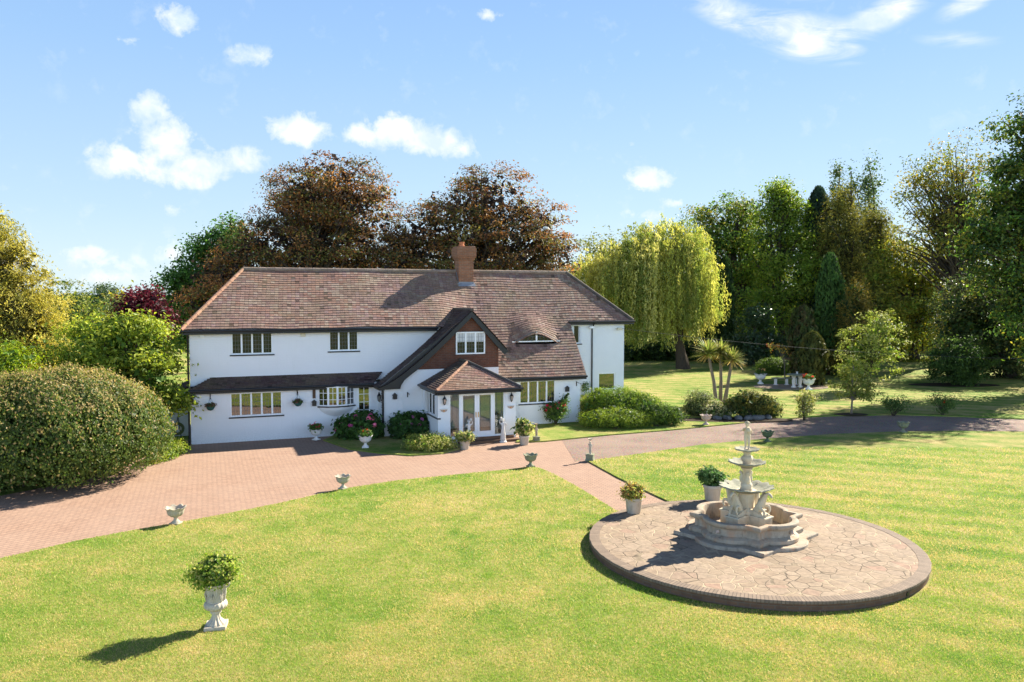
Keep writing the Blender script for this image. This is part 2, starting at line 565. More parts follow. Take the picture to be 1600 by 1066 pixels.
def m_pane(name, dark=(.015, .018, .02), refl=.25, rough=.02):
    m, g = mat(name)
    co = g.n('ShaderNodeTexCoord').outputs['Object']
    nm = bump(g, g.noise(co, 2.2, 2), .06, .02)
    d = g.n('ShaderNodeBsdfDiffuse', {'Color': dark}).outputs[0]
    s = g.n('ShaderNodeBsdfGlossy', {'Color': (.95, .97, 1), 'Roughness': rough, 'Normal': nm}).outputs[0]
    finish(g, g.n('ShaderNodeMixShader', {0: refl, 1: d, 2: s}).outputs[0])
    return m


def m_clear():
    m, g = mat('clear glass')
    d = g.n('ShaderNodeBsdfTransparent', {'Color': (.86, .9, .88)}).outputs[0]
    s = g.n('ShaderNodeBsdfGlossy', {'Color': (.95, .97, 1), 'Roughness': .01}).outputs[0]
    finish(g, g.n('ShaderNodeMixShader', {0: .11, 1: d, 2: s}).outputs[0])
    return m


M = dict(
    wall=m_wall(),
    gable_brick=m_brick('gable brick', (.17, .060, .032), (.11, .045, .028), (.13, .09, .065)),
    chim_brick=m_brick('chimney brick', (.34, .14, .07), (.24, .10, .055), (.27, .20, .14)),
    plat_brick=m_brick('terrace edge brick', (.185, .098, .055), (.125, .070, .044), (.145, .112, .08), radial=3.75),
    tile=m_attr('clay roof tile'),
    tile_dark=simple('tile underlay', (.045, .032, .028), .95, .1),
    leaf=m_leaf('leaf'),
    needle=m_leaf('needle', .28, .6, .15),
    gloss=m_leaf('glossy leaf', .22, .3, .5),
    petal=m_leaf('petal', .35, .6, .1),
    bark=m_bark(),
    bark_grey=m_bark('grey bark', (.23, .19, .14), (.10, .08, .06)),
    black=simple('black paint', (.012, .012, .013), .35, .4, .2),
    white=simple('white frame paint', (.80, .81, .80), .35, .4, .04),
    pane_low=m_pane('window glass facing lawn', (.020, .017, .010), .22),
    pane_up=m_pane('upper window glass', (.010, .012, .014), .045),
    clear=m_clear(),
    lead=simple('lead strip', (.13, .135, .14), .5, .3, .1),
    flash=simple('lead flashing', (.20, .21, .24), .5, .3, .2),
    curtain=simple('net curtain', (.55, .56, .55), .9, .1, .1),
    stone=m_stone('weathered stone', (.44, .38, .29), (.34, .29, .22), .35),
    stone_pale=m_stone('pale cast stone', (.56, .495, .395), (.38, .33, .25), .55, (.20, .18, .12)),
    stone_pink=m_stone('pinkish stone', (.50, .39, .31), (.40, .31, .25), .15),
    stone_green=m_stone('mossy green stone', (.10, .135, .08), (.06, .085, .05), .6, (.035, .06, .03)),
    stone_grey=m_stone('grey mossy stone', (.25, .25, .17), (.17, .18, .12), .5),
    marble=m_stone('white statue stone', (.74, .71, .66), (.62, .59, .54), .18, (.30, .28, .22)),
    basin=m_stone('fountain basin stone', (.50, .42, .31), (.19, .16, .125), .8, (.085, .075, .055), .6),
    fount=m_stone('fountain stone', (.68, .575, .40), (.46, .385, .265), .5, (.20, .20, .15), .3),
    bowl=m_stone('algae stained bowl', (.40, .37, .28), (.17, .19, .145), .85, (.045, .075, .055)),
    terracotta=simple('terracotta', (.45, .17, .08), .8, .2, .2, 10, .2),
    soil=simple('soil', (.05, .035, .022), .95, .1, .3, 12, .5),
    timber=simple('weathered timber', (.10, .06, .035), .8, .2, .3),
    rock=m_stone('bed rock', (.17, .165, .15), (.10, .095, .09), .5),
    basket=simple('green basket', (.03, .09, .08), .7, .2, .2),
    cream=simple('cream plastic', (.62, .56, .40), .5, .3, .05),
    orange=simple('orange plastic', (.60, .26, .08), .5, .3, .05),
    brass=simple('brass', (.55, .33, .10), .3, .5, .1, metal=.8),
    lamp_glass=m_pane('lantern glass', (.25, .25, .22), .3),
    floor=simple('porch floor', (.16, .13, .10), .6, .3, .2),
    cable=simple('cable', (.045, .045, .04), .7, .2, .1),
    grass=m_grass(0.0), grass_far=m_grass(0.05), paving=m_paving(), gravel=m_gravel(), crazy=m_crazy(),
    coping=m_brick('terrace coping brick', (.26, .19, .135), (.19, .14, .10), (.12, .09, .065), bw=.075, rh=1.0, radial=3.75),
    path=m_paving(),
)

# ------------------------------------------------------------------ ground
def slab(name, pts, z0, z1, material, kind='structure'):
    b = B()
    n = len(pts)
    P = [(p[0], p[1]) for p in pts]
    tris = tessellate_polygon([[Vector((x, y, 0)) for x, y in P]])
    vs = [(x, y, z1) for x, y in P] + [(x, y, z0) for x, y in P]
    fs = [tuple(t) for t in tris]
    if z1 - z0 > .001:
        fs += [(i, (i + 1) % n, (i + 1) % n + n, i + n) for i in range(n)]
    b.add(vs, fs)
    o = b.build(name, material)
    o['kind'] = kind
    return o


def px_poly(lst, z=0.0):
    return [at(x, y, z) for x, y in lst]


PLAT = Vector((5.60, 18.50, 0))
PLAT_R, PLAT_H = 3.76, .26


def build_ground():
    b = B()
    n = 60
    # one sheet to the horizon, rising to low hills far away on the left
    xs = np.concatenate([np.linspace(-3000, -300, 12), np.linspace(-250, 250, 41), np.linspace(300, 3000, 12)])
    ys = np.concatenate([np.linspace(-600, -60, 8), np.linspace(-40, 300, 30), np.linspace(340, 4000, 16)])
    vs, fs = [], []
    for y in ys:
        for x in xs:
            d = max(0.0, y - 130)
            z = -.05
            if d > 0:
                z += min(9.0, d * .035) * (1 if x < 40 else .5) * (.8 + .2 * math.sin(x * .02))
                z = min(z, 5.4 + y * .0006)
            vs.append((x, y, z))
    w = len(xs)
    for j in range(len(ys) - 1):
        for i in range(w - 1):
            fs.append((j * w + i, j * w + i + 1, (j + 1) * w + i + 1, (j + 1) * w + i))
    b.add(vs, fs)
    o = b.build('ground', M['grass'])
    o['kind'] = 'structure'
    drive = px_poly([(-250, 960), (-250, 800), (0, 775), (180, 740), (255, 690), (500, 676), (800, 668), (895, 680), (912, 692), (926, 726), (860, 745), (700, 756), (300, 850)])
    slab('driveway', drive, -.04, 0.0, M['paving'])
    grav = px_poly([(878, 688), (950, 674), (1105, 662), (1200, 653), (1300, 646), (1400, 644), (1600, 651), (1800, 660), (2100, 675), (2100, 720), (1600, 700), (1400, 690), (1200, 702), (1000, 724), (905, 732)])
    slab('gravel_drive', grav, -.04, .004, M['gravel'])
    path = px_poly([(838, 735), (919, 718), (985, 752), (1080, 806), (950, 815), (900, 775)])
    slab('brick_path', path, -.04, .008, M['path'])
    edge = [(-250, 940), (0, 876), (120, 848), (232, 827), (275, 820), (360, 804), (440, 788), (530, 767), (620, 753), (700, 745), (800, 735), (828, 731), (843, 733), (866, 743), (908, 766), (962, 800)]
    edge2 = [(1050, 788), (1030, 779), (965, 748), (918, 722), (1000, 711), (1100, 696), (1200, 687), (1300, 680), (1400, 676), (1500, 675), (1600, 676), (1800, 684), (2100, 704)]
    global LAWN
    LAWN = px_poly(edge) + [PLAT.copy()] + px_poly(edge2) + [Vector((70, 20, 0)), Vector((70, -60, 0)), Vector((-60, -60, 0)), Vector((-40, 5, 0))]
    slab('lawn', LAWN, -.05, .05, M['grass_far'])
    far = px_poly([(806, 692), (850, 691), (950, 681), (1050, 673), (1110, 667), (1200, 658), (1260, 653), (1300, 651), (1400, 649), (1500, 652), (1600, 656), (1800, 664), (2100, 679)])
    far += [Vector((120, 60, 0)), Vector((120, 125, 0)), Vector((-2, 125, 0)), Vector((-2, 40, 0)), Vector((0.5, 34.5, 0))]
    slab('far_lawn', far, -.05, .05, M['grass_far'])
    bed = px_poly([(505, 689), (520, 694), (545, 703), (590, 709), (640, 713), (690, 710), (728, 700), (690, 684), (600, 674), (520, 682)])
    slab('house_lawn', bed, -.05, .045, M['grass'])


build_ground()

# ------------------------------------------------------------------ the house (local axes: u along the front, v into the house)
AL = R(21)
O = at(299, 695)
house = thing('house', 'white painted two storey house with long red tiled roof, brick gable and glazed porch', 'house', O, AL)


def wall_sheet(b, u0, u1, z0, z1, v, holes, depth=.12, fn=None):
    fn = fn or (lambda a, d, z: (a, v + d, z))
    us = sorted({u0, u1, *[h[0] for h in holes], *[h[1] for h in holes]})
    zs = sorted({z0, z1, *[h[2] for h in holes], *[h[3] for h in holes]})
    for i in range(len(us) - 1):
        for j in range(len(zs) - 1):
            cu, cz = (us[i] + us[i + 1]) / 2, (zs[j] + zs[j + 1]) / 2
            if any(h[0] < cu < h[1] and h[2] < cz < h[3] for h in holes):
                continue
            b.poly([fn(us[i], 0, zs[j]), fn(us[i + 1], 0, zs[j]), fn(us[i + 1], 0, zs[j + 1]), fn(us[i], 0, zs[j + 1])])
    for a0, a1, c0, c1 in holes:
        b.poly([fn(a0, 0, c0), fn(a0, depth, c0), fn(a0, depth, c1), fn(a0, 0, c1)])
        b.poly([fn(a1, 0, c0), fn(a1, depth, c0), fn(a1, depth, c1), fn(a1, 0, c1)])
        b.poly([fn(a0, 0, c0), fn(a1, 0, c0), fn(a1, depth, c0), fn(a0, depth, c0)])
        b.poly([fn(a0, 0, c1), fn(a1, 0, c1), fn(a1, depth, c1), fn(a0, depth, c1)])


def window(parent, w, h, n, loc, rz=0.0, glass='pane_low', grid=(3, 4), bar='lead', sill=True, curtains=False, blind=0.0, name='window'):
    """frame in local x (0..w), y into the wall, z (0..h)"""
    fb, pb, lb = B(), B(), B()
    t, y0, y1 = .06, .02, .085
    fb.box(0, w, y0, y1, 0, t).box(0, w, y0, y1, h - t, h)
    fb.box(0, t, y0 + .002, y1, t, h - t).box(w - t, w, y0 + .002, y1, t, h - t)
    cw = w / n
    for i in range(1, n):
        fb.box(i * cw - .036, i * cw + .036, y0 + .002, y1, t, h - t)
    pb.box(.02, w - .02, .066, .072, .02, h - .02)
    for i in range(n):
        a0, a1 = i * cw + (t if i == 0 else .03), (i + 1) * cw - (t if i == n - 1 else .03)
        for k in range(1, grid[0]):
            x = a0 + (a1 - a0) * k / grid[0]
            e = .005 if bar == 'lead' else .011
            lb.box(x - e, x + e, .055, .064, t, h - t)
        for k in range(1, grid[1]):
            z = t + (h - 2 * t) * k / grid[1]
            e = .005 if bar == 'lead' else .011
            lb.box(a0, a1, .056, .063, z - e, z + e)
    o = fb.build(name, M['white'], parent, bevel=.006, loc=loc, rz=rz)
    pb.build('pane', M[glass], o)
    if lb.v:
        lb.build('glazing_bar', M['lead' if bar == 'lead' else 'white'], o)
    if sill:
        B().box(-.06, w + .06, -.05, .10, -.055, -.004).build('sill', M['black'], o, bevel=.006)
    if curtains:
        cb = B()
        for x0, x1 in ((.05, .05 + w * .13), (w - .05 - w * .13, w - .05)):
            k = 8
            for i in range(k):
                xa, xb = x0 + (x1 - x0) * i / k, x0 + (x1 - x0) * (i + 1) / k
                cb.poly([(xa, .0655 - .004 * (i % 2), t), (xb, .0655 - .004 * ((i + 1) % 2), t), (xb, .0655 - .004 * ((i + 1) % 2), h - t), (xa, .0655 - .004 * (i % 2), h - t)])
        cb.build('curtain', M['curtain'], o)
    if blind:
        B().box(.04, w - .04, .0645, .0655, h * (1 - blind), h - t).build('blind', M['curtain'], o)
    return o


TILE_PAL = [(.27, .165, .135), (.235, .13, .105), (.30, .20, .16), (.21, .125, .115), (.33, .25, .185), (.28, .185, .185), (.15, .085, .08), (.36, .29, .23), (.28, .14, .10)]


def tiles(name, parent, P, srange, t1, gauge=.15, width=.175, lift=.024, tint=(.86, .86, .84), under=True, pal=TILE_PAL, mapping=True):
    """P(s, t, tref) -> Vector, t measured up the slope from the eave; one mesh of overlapping tiles"""
    rows = int(t1 / gauge)
    g = t1 / rows
    V, F, C = [], [], []
    rnd = random.Random(hash(name) % 1000 + int(t1 * 977))
    def nrm(s, t, tr):
        e = .02
        a = P(s + e, t, tr) - P(s - e, t, tr)
        b_ = P(s, t + e, tr) - P(s, t - e, tr)
        n = a.cross(b_)
        n.normalize()
        return n if n.z >= 0 else -n
    ub = B()
    for i in range(rows):
        ta, tb = i * g, min(t1, (i + 1) * g + .02)
        lo, hi = srange(ta + g * .5)
        if hi - lo < .02:
            continue
        s = lo - rnd.random() * 0 - (width * .5 if i % 2 else 0)
        nlen = max(1, int((hi - lo) / .5))
        for k in range(nlen):
            sa, sb = lo + (hi - lo) * k / nlen, lo + (hi - lo) * (k + 1) / nlen
            q = [P(sa, ta, ta), P(sb, ta, ta), P(sb, tb, ta), P(sa, tb, ta)]
            nn = nrm((sa + sb) / 2, ta, ta) * -.012
            ub.poly([p + nn for p in q])
        rowshift = rnd.uniform(-.004, .004)
        while s < hi - .01:
            a, b_ = max(lo, s + .003), min(hi, s + width - .003)
            s += width
            if b_ - a < .02:
                continue
            n = nrm((a + b_) / 2, (ta + tb) / 2, ta)
            l1, l2 = lift + rnd.uniform(-.003, .004), lift + rnd.uniform(-.003, .004)
            dy = rowshift + rnd.uniform(-.006, .006)
            A, Bq = P(a, ta + dy, ta), P(b_, ta + dy, ta)
            D, Cq = P(a, tb, ta), P(b_, tb, ta)
            o = len(V)
            V += [A + n * l1, Bq + n * l2, Cq + n * .002, D + n * .002, A - n * .006, Bq - n * .006]
            F += [(o, o + 1, o + 2, o + 3), (o + 4, o + 5, o + 1, o)]
            # neighbouring tiles come from the same batch more often than not
            kx = .5 + .5 * math.sin(s * .9 + ta * 1.7 + 2 * math.sin(ta * 1.3 + s * .4))
            c = pal[int(kx * .999 * len(pal))] if rnd.random() < .55 else rnd.choice(pal)
            c = tuple(.5 * c[j] + .5 * (.255, .155, .13)[j] for j in range(3))
            k = rnd.uniform(.88, 1.10)
            if rnd.random() < .035:
                k *= .4
            C += [tuple(c[j] * k * tint[j] for j in range(3))] * 6
    o = np_mesh(name, [tuple(p) for p in V], F, M['tile'], parent, np.array(C))
    if under:
        ub.build('underlay', M['tile_dark'], o)
    return o


def cap_run(b, p0, p1, r=.085, seg=.33, col=(.36, .19, .125)):
    p0, p1 = Vector(p0), Vector(p1)
    L = (p1 - p0).length
    n = max(1, int(L / seg))
    for i in range(n):
        a, c = p0.lerp(p1, i / n), p0.lerp(p1, (i + 1.04) / n)
        k = random.uniform(.8, 1.2)
        b.tube([a, c], [r * 1.06, r * .97], 10, True, tuple(x * k for x in col))


RIDGE_V, RIDGE_Z, U_RL, U_RR = 3.0, 7.16, 2.25, 17.95
TH_A, TH_B = math.atan(2.56 / 2.8), math.atan(4.88 / 3.75)
D_A, D_B, D_W = math.hypot(2.8, 2.56), math.hypot(3.75, 4.88), 2.44 / math.sin(TH_B)
EYE_V, EYE_U0, EYE_U1, EYE_H = .45, 14.0, 16.45, .44


def sstep(a, b, x):
    t = max(0.0, min(1.0, (x - a) / (b - a)))
    return t * t * (3 - 2 * t)


def eye_h(u):
    x = (u - EYE_U0) / (EYE_U1 - EYE_U0)
    return EYE_H * (.5 - .5 * math.cos(2 * math.pi * x)) ** .85 if 0 < x < 1 else 0.0


def roof_pt(u, d, dref=None, eye=True):
    """main roof, d = distance down from the ridge"""
    w = sstep(10.4, 12.8, u)
    th = TH_A * (1 - w) + TH_B * w
    v, z = RIDGE_V - d * math.cos(th), RIDGE_Z - d * math.sin(th)
    # clay roofs sag a little
    z += .018 * math.sin(u * 1.1) + .012 * math.sin(u * 2.7 + 1) * math.sin(d * 2.1)
    if eye:
        vr = RIDGE_V - (dref if dref is not None else d) * math.cos(th)
        if vr >= EYE_V - .13:
            x = max(0.0, v - EYE_V) / 1.25
            wide = 1 + .25 * max(0.0, min(1.0, x))
            uu = (u - (EYE_U0 + EYE_U1) / 2) / wide + (EYE_U0 + EYE_U1) / 2
            z += eye_h(uu) * (1 - sstep(0, 1, x))
            z += .05 * (1 if eye_h(u) > .02 else 0) * (1 - sstep(0, .3, x))
    return Vector((u, v, z))


def build_house():
    Wl = M['wall']
    # ---- walls
    b = B()
    wall_sheet(b, 0, 7.61, -.1, 2.25, 0.0, [(1.50, 3.57, 1.03, 2.03), (5.03, 6.57, 1.30, 2.17), (6.68, 7.28, .12, 2.17)])
    b.poly([(0, 0, -.1), (0, .5, -.1), (0, .5, 2.6), (0, 0, 2.25)])
    b.build('wall', Wl, house)
    b = B()
    wall_sheet(b, 0, 10.6, 2.3, 4.70, .5, [(1.60, 3.26, 3.55, 4.52), (5.58, 6.86, 3.60, 4.54)])
    b.poly([(0, .5, -.1), (0, 5.8, -.1), (0, 5.8, 4.7), (0, .5, 4.7)])
    b.poly([(0, 5.8, -.1), (20.45, 5.8, -.1), (20.45, 5.8, 4.7), (0, 5.8, 4.7)])
    b.build('wall', Wl, house)
    b = B()
    wall_sheet(b, 16.6, 20.45, -.1, 4.76, 1.35, [(17.58, 18.02, 3.62, 4.56), (19.0, 19.98, 1.26, 2.12)])
    b.poly([(20.45, 1.35, -.1), (20.45, 5.8, -.1), (20.45, 5.8, 4.7), (20.45, 1.35, 4.76)])
    b.build('wall', Wl, house)
    b = B()
    wall_sheet(b, 12.76, 17.10, -.1, 2.35, -.5, [(14.02, 15.84, 1.02, 2.09)])
    b.poly([(17.10, -.5, -.1), (17.10, 1.35, -.1), (17.10, 1.35, 4.7), (17.10, -.5, 2.3)])
    b.build('wall', Wl, house)
    # gable block: white below, brick above
    b = B()
    poly = [(7.61, -.1), (12.76, -.1), (12.76, 2.83), (9.02, 2.83), (8.5, 2.60), (7.9, 2.3), (7.61, 2.18)]
    b.prism(poly, lambda a, z, d: (a, d, z), -1.15, -1.05)
    b.box(7.61, 7.70, -1.05, .02, -.1, 2.2)
    b.box(12.66, 12.76, -1.05, 1.2, -.1, 3.75)
    b.build('wall', Wl, house)
    b = B()
    poly = [(9.02, 2.834), (12.757, 2.834), (12.757, 3.85), (11.45, 5.2), (10.1, 3.8), (9.3, 3.2)]
    b.prism(poly, lambda a, z, d: (a, d, z), -1.147, -1.06)
    b.build('gable_wall', M['gable_brick'], house)
    B().box(10.70, 12.18, -1.175, -1.14, 3.30, 3.40).build('brick_sill', M['gable_brick'], house)
    # porch
    b = B()
    wall_sheet(b, 9.28, 12.63, -.1, 2.2, -3.6, [(9.74, 12.16, .22, 2.10)], .16)
    wall_sheet(b, 0, 2.45, -.1, 2.2, 0, [(.52, 2.05, 1.08, 2.0)], .12, lambda a, d, z: (9.28 + d, -3.6 + a, z))
    b.poly([(12.63, -3.6, -.1), (12.63, -1.15, -.1), (12.63, -1.15, 2.2), (12.63, -3.6, 2.2)])
    b.build('porch_wall', Wl, house)
    B().box(9.40, 12.5, -3.42, -1.16, .10, .20).build('porch_floor', M['floor'], house)
    # ---- roofs
    tlen = D_B

    def Pm(s, t, tr):
        return roof_pt(s, D_B - t, D_B - tr)

    def rng(t):
        d = D_B - t
        lo = U_RL - (d / D_A) * 2.55 if d <= D_A else 12.84 - .0 * d
        if d > D_A:
            hi = 17.30
        elif d > D_W:
            hi = 17.30
        else:
            hi = U_RR + d / D_W * 2.88
        return lo, hi
    main = tiles('roof', house, Pm, rng, tlen)
    # hip and back slopes
    def hipL(s, t, tr):
        k = t / 3.62
        return Vector((-.3 + 2.55 * k, s, 4.6 + 2.56 * k))
    tiles('roof_slope', house, hipL, lambda t: (.2 + 2.8 * t / 3.62, 5.8 - 2.8 * t / 3.62), 3.6, .12, .2)
    def hipR(s, t, tr):
        k = t / 3.78
        return Vector((20.83 - 2.88 * k, s, 4.70 + 2.46 * k))
    tiles('roof_slope', house, hipR, lambda t: (1.12 + 1.88 * t / 3.78, 5.8 - 2.8 * t / 3.78), 3.75, .12, .2)
    B().poly([(-.3, 5.85, 4.55), (20.83, 5.85, 4.55), (U_RR, 3.0, RIDGE_Z), (U_RL, 3.0, RIDGE_Z)]).build('back_roof', M['tile_dark'], house)
    rb = B()
    cap_run(rb, (U_RL, RIDGE_V, RIDGE_Z + .02), (U_RR, RIDGE_V, RIDGE_Z + .02), col=(.26, .19, .155))
    rb.build('ridge_tiles', M['tile'], house, smooth=50)
    rb = B()
    cap_run(rb, (-.3, .2, 4.63), (U_RL, RIDGE_V, RIDGE_Z + .02), .08)
    rb.build('hip_tiles', M['tile'], house, smooth=50)
    rb = B()
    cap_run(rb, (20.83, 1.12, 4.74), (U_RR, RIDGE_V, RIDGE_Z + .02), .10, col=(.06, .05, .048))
    rb.build('hip_tiles', M['tile'], house, smooth=50)
    # lean-to roof
    sl = math.hypot(.72, .42)
    def lean(s, t, tr):
        k = t / sl
        return Vector((s, -.22 + .72 * k, 2.22 + .42 * k))
    tiles('lean_to_roof', house, lean, lambda t: (-.05 + .85 * t / sl, 7.35 + .55 * t / sl), sl, .10, .165, tint=(.30, .29, .33))  # dark tint paints in the shade of the wall above
    B().poly([(-.07, -.22, 2.2), (-.07, .5, 2.2), (.8, .5, 2.62)]).build('lean_to_hip', M['tile_dark'], house)
    # gable roof with its long swept left slope
    prof = [(7.28, 2.13), (7.60, 2.24), (7.95, 2.42), (8.35, 2.68), (8.75, 2.99), (9.25, 3.38), (9.8, 3.84), (10.4, 4.38), (11.45, 5.36)]
    cum = [0.0]
    for i in range(1, len(prof)):
        cum.append(cum[-1] + math.hypot(prof[i][0] - prof[i - 1][0], prof[i][1] - prof[i - 1][1]))
    def pr(t):
        t = max(-.02, min(cum[-1] + .05, t))
        for i in range(1, len(prof)):
            if t <= cum[i] or i == len(prof) - 1:
                k = (t - cum[i - 1]) / (cum[i] - cum[i - 1])
                return (prof[i - 1][0] + (prof[i][0] - prof[i - 1][0]) * k, prof[i - 1][1] + (prof[i][1] - prof[i - 1][1]) * k)
    def gl(s, t, tr):
        a, z = pr(t)
        return Vector((a, s, z))
    def glr(t):
        a, z = pr(t)
        if z < 2.64:
            return (-1.42, -.22 + (z - 2.2) / .42 * .72 + .12)
        return (-1.42, .52 if z < 4.55 else .3 + (z - 4.6) / .9 + .15)
    tiles('gable_roof', house, gl, glr, cum[-1], .13, .165, tint=(.26, .25, .28))  # dark tint: mossy tiles, plus this slope's shade painted in
    gs = math.hypot(1.62, 1.72)
    def gr(s, t, tr):
        k = t / gs
        return Vector((13.07 - 1.62 * k, s, 3.64 + 1.72 * k))
    tiles('gable_roof', house, gr, lambda t: (-1.42, 1.25), gs, .125, .165)
    rb = B()
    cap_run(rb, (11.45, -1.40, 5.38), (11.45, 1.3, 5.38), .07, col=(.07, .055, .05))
    rb.build('gable_ridge_tiles', M['tile'], house, smooth=50)
    # bargeboards with the sweeping lower spandrel
    low = [(7.36, 2.06), (8.26, 2.06), (8.31, 2.22), (8.45, 2.42), (8.70, 2.62), (9.02, 2.85), (9.36, 3.13), (9.9, 3.62), (10.45, 4.12), (11.45, 5.06), (12.95, 3.40), (13.12, 3.50), (13.10, 3.62)]
    up = [(11.45, 5.34)] + [(a, z - .02) for a, z in reversed(prof[:-1])]
    B().prism(low + up, lambda a, z, d: (a, d, z), -1.36, -1.30).build('bargeboard', M['black'], house)
    vb = B()
    vb.prism([(7.34, 2.10), (11.45, 5.30), (11.45, 5.34)] + [(a, z - .01) for a, z in reversed(prof[1:-1])], lambda a, z, d: (a, d, z), -1.29, -1.16)
    vb.box(7.36, 7.62, -1.30, -.20, 2.02, 2.10)
    vb.build('soffit', M['black'], house)
    # porch roof
    ez, ev, eu0, eu1, az, av, au = 2.21, -3.86, 9.14, 12.77, 3.18, -2.3, 10.95
    fl = math.hypot(av - ev, az - ez)
    def pf(s, t, tr):
        k = t / fl
        return Vector((s, ev + (av - ev) * k, ez + (az - ez) * k))
    tiles('porch_roof', house, pf, lambda t: (eu0 + (au - eu0) * t / fl, eu1 + (au - eu1) * t / fl), fl, .11, .15, tint=(.85, .80, .78))
    s2 = math.hypot(au - eu0, az - ez)
    def pl(s, t, tr):
        k = t / s2
        return Vector((eu0 + (au - eu0) * k, s, ez + (az - ez) * k))
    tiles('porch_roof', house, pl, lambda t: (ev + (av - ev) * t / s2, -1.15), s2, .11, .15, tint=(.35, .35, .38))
    def p_r(s, t, tr):
        k = t / s2
        return Vector((eu1 + (au - eu1) * k, s, ez + (az - ez) * k))
    tiles('porch_roof', house, p_r, lambda t: (ev + (av - ev) * t / s2, -1.15 if t > .5 else -.7), s2, .09, .14)
    rb = B()
    cap_run(rb, (eu0, ev, ez + .02), (au, av, az + .03), .06, .22)
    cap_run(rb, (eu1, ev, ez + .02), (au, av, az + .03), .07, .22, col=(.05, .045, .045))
    cap_run(rb, (au, av, az + .03), (au, -1.16, az + .03), .06, .22, col=(.07, .055, .05))
    rb.build('porch_ridge_tiles', M['tile'], house, smooth=50)
    B().box(eu0 + .03, eu1 - .03, ev + .03, -1.16, 2.10, 2.16).build('porch_soffit', M['black'], house)
    # ---- gutters and fascias
    def gutter(p0, p1, drop=.06, r=.055):
        b = B()
        b.tube([p0, p1], r, 10)
        d = (Vector(p1) - Vector(p0)).normalized()
        n = Vector((-d.y, d.x, 0))
        q0, q1 = Vector(p0) + n * .07, Vector(p1) + n * .07
        dz = Vector((0, 0, .14))
        b.poly([q0 - dz, q1 - dz, q1 + dz * .3, q0 + dz * .3])
        w0, w1 = q0 + n * .3, q1 + n * .3
        b.poly([q0 - dz, q1 - dz, w1 - dz, w0 - dz])
        b.build('gutter', M['black'], house, smooth=50)
    gutter((-.32, .13, 4.56), (10.35, .13, 4.56))
    gutter((17.2, 1.02, 4.70), (20.88, 1.02, 4.70))
    gutter((12.9, -.80, 2.22), (17.32, -.80, 2.22))
    gutter((-.06, -.26, 2.18), (7.38, -.26, 2.18))
    gutter((9.1, -3.90, 2.17), (12.81, -3.90, 2.17))
    gutter((9.10, -1.16, 2.17), (9.10, -3.92, 2.17))
    gutter((12.81, -3.92, 2.17), (12.81, -1.16, 2.17))
    def pipe(pts, r=.035):
        B().tube(pts, r, 8).build('downpipe', M['black'], house, smooth=60)
    pipe([(18.62, 1.0, 4.66), (18.62, 1.22, 4.45), (18.62, 1.30, 4.35), (18.62, 1.30, 0)])
    pipe([(7.52, -1.2, 2.05), (7.55, -1.2, 1.9), (7.55, -1.2, 0)], .045)
    pipe([(-.06, .35, 4.5), (-.06, .42, 4.3), (-.06, .42, 2.4)], .04)
    pipe([(-.06, -.05, 2.1), (-.06, -.05, 0)], .04)
    B().box(-.06, .12, -.035, -.003, 1.62, 2.1).build('corner_bracket', M['timber'], house)
    B().box(4.80, 4.92, -.05, -.003, 1.66, 2.1).build('corner_bracket', M['timber'], house)
    # ---- windows and doors
    window(house, 2.07, 1.0, 5, (1.50, 0, 1.03), grid=(3, 5))
    window(house, 1.66, .97, 4, (1.60, .5, 3.55), glass='pane_up', grid=(3, 5))
    window(house, 1.28, .94, 3, (5.58, .5, 3.60), glass='pane_up', grid=(3, 5))
    window(house, .44, .94, 1, (17.58, 1.35, 3.62), glass='pane_up', grid=(1, 1), blind=.0, curtains=True)
    window(house, .98, .86, 1, (19.0, 1.35, 1.26), grid=(1, 1), sill=False)
    window(house, 1.82, 1.07, 4, (14.02, -.5, 1.02), grid=(3, 1))
    window(house, 1.34, .98, 3, (10.77, -1.24, 3.44), glass='pane_up', grid=(3, 5), sill=False, blind=.45)
    window(house, 1.53, .92, 3, (9.28, -2.07 + .02, 1.08), rz=R(-90), glass='pane_up', grid=(3, 4))
    # eyebrow window
    b, fb = B(), B()
    N = 28
    w_ = sstep(10.4, 12.8, 15)
    zb = roof_pt(15.2, (RIDGE_V - EYE_V) / math.cos(TH_B), eye=False).z + .03
    us = [EYE_U0 + .08 + (EYE_U1 - EYE_U0 - .16) * i / N for i in range(N + 1)]
    for i in range(N):
        a, c = us[i], us[i + 1]
        b.poly([(a, EYE_V, zb), (c, EYE_V, zb), (c, EYE_V, zb + eye_h(c) + .03), (a, EYE_V, zb + eye_h(a) + .03)])
    ew = b.build('eyebrow_window', M['pane_up'], house)
    fb.box(EYE_U0, EYE_U1, EYE_V - .07, EYE_V + .0, zb - .035, zb + .015)
    fb.box(15.20, 15.27, EYE_V - .07, EYE_V - .01, zb + .016, zb + EYE_H - .01)
    fb.build('frame', M['white'], ew)
    tb = B()
    tb.tube([(u, EYE_V - .10, zb + eye_h(u) + .005) for u in us], .02, 6)
    tb.build('arch_trim', M['lead'], ew)
    lb = B()
    for k in range(1, 12):
        u = EYE_U0 + (EYE_U1 - EYE_U0) * k / 12
        if eye_h(u) > .12:
            lb.box(u - .006, u + .006, EYE_V - .02, EYE_V - .008, zb + .016, zb + eye_h(u) - .01)
    lb.box(EYE_U0 + .5, EYE_U1 - .5, EYE_V - .021, EYE_V - .009, zb + .2, zb + .212)
    lb.build('glazing_bar', M['lead'], ew)
    # bay window (bowed)
    fb, pb, lb, sb = B(), B(), B(), B()
    n, u0, u1 = 4, 5.03, 6.57
    def bay(x):
        k = x / n
        return Vector((u0 + (u1 - u0) * k, -.30 * math.sin(math.pi * min(1, max(0, k))) ** .8 - .01, 0))
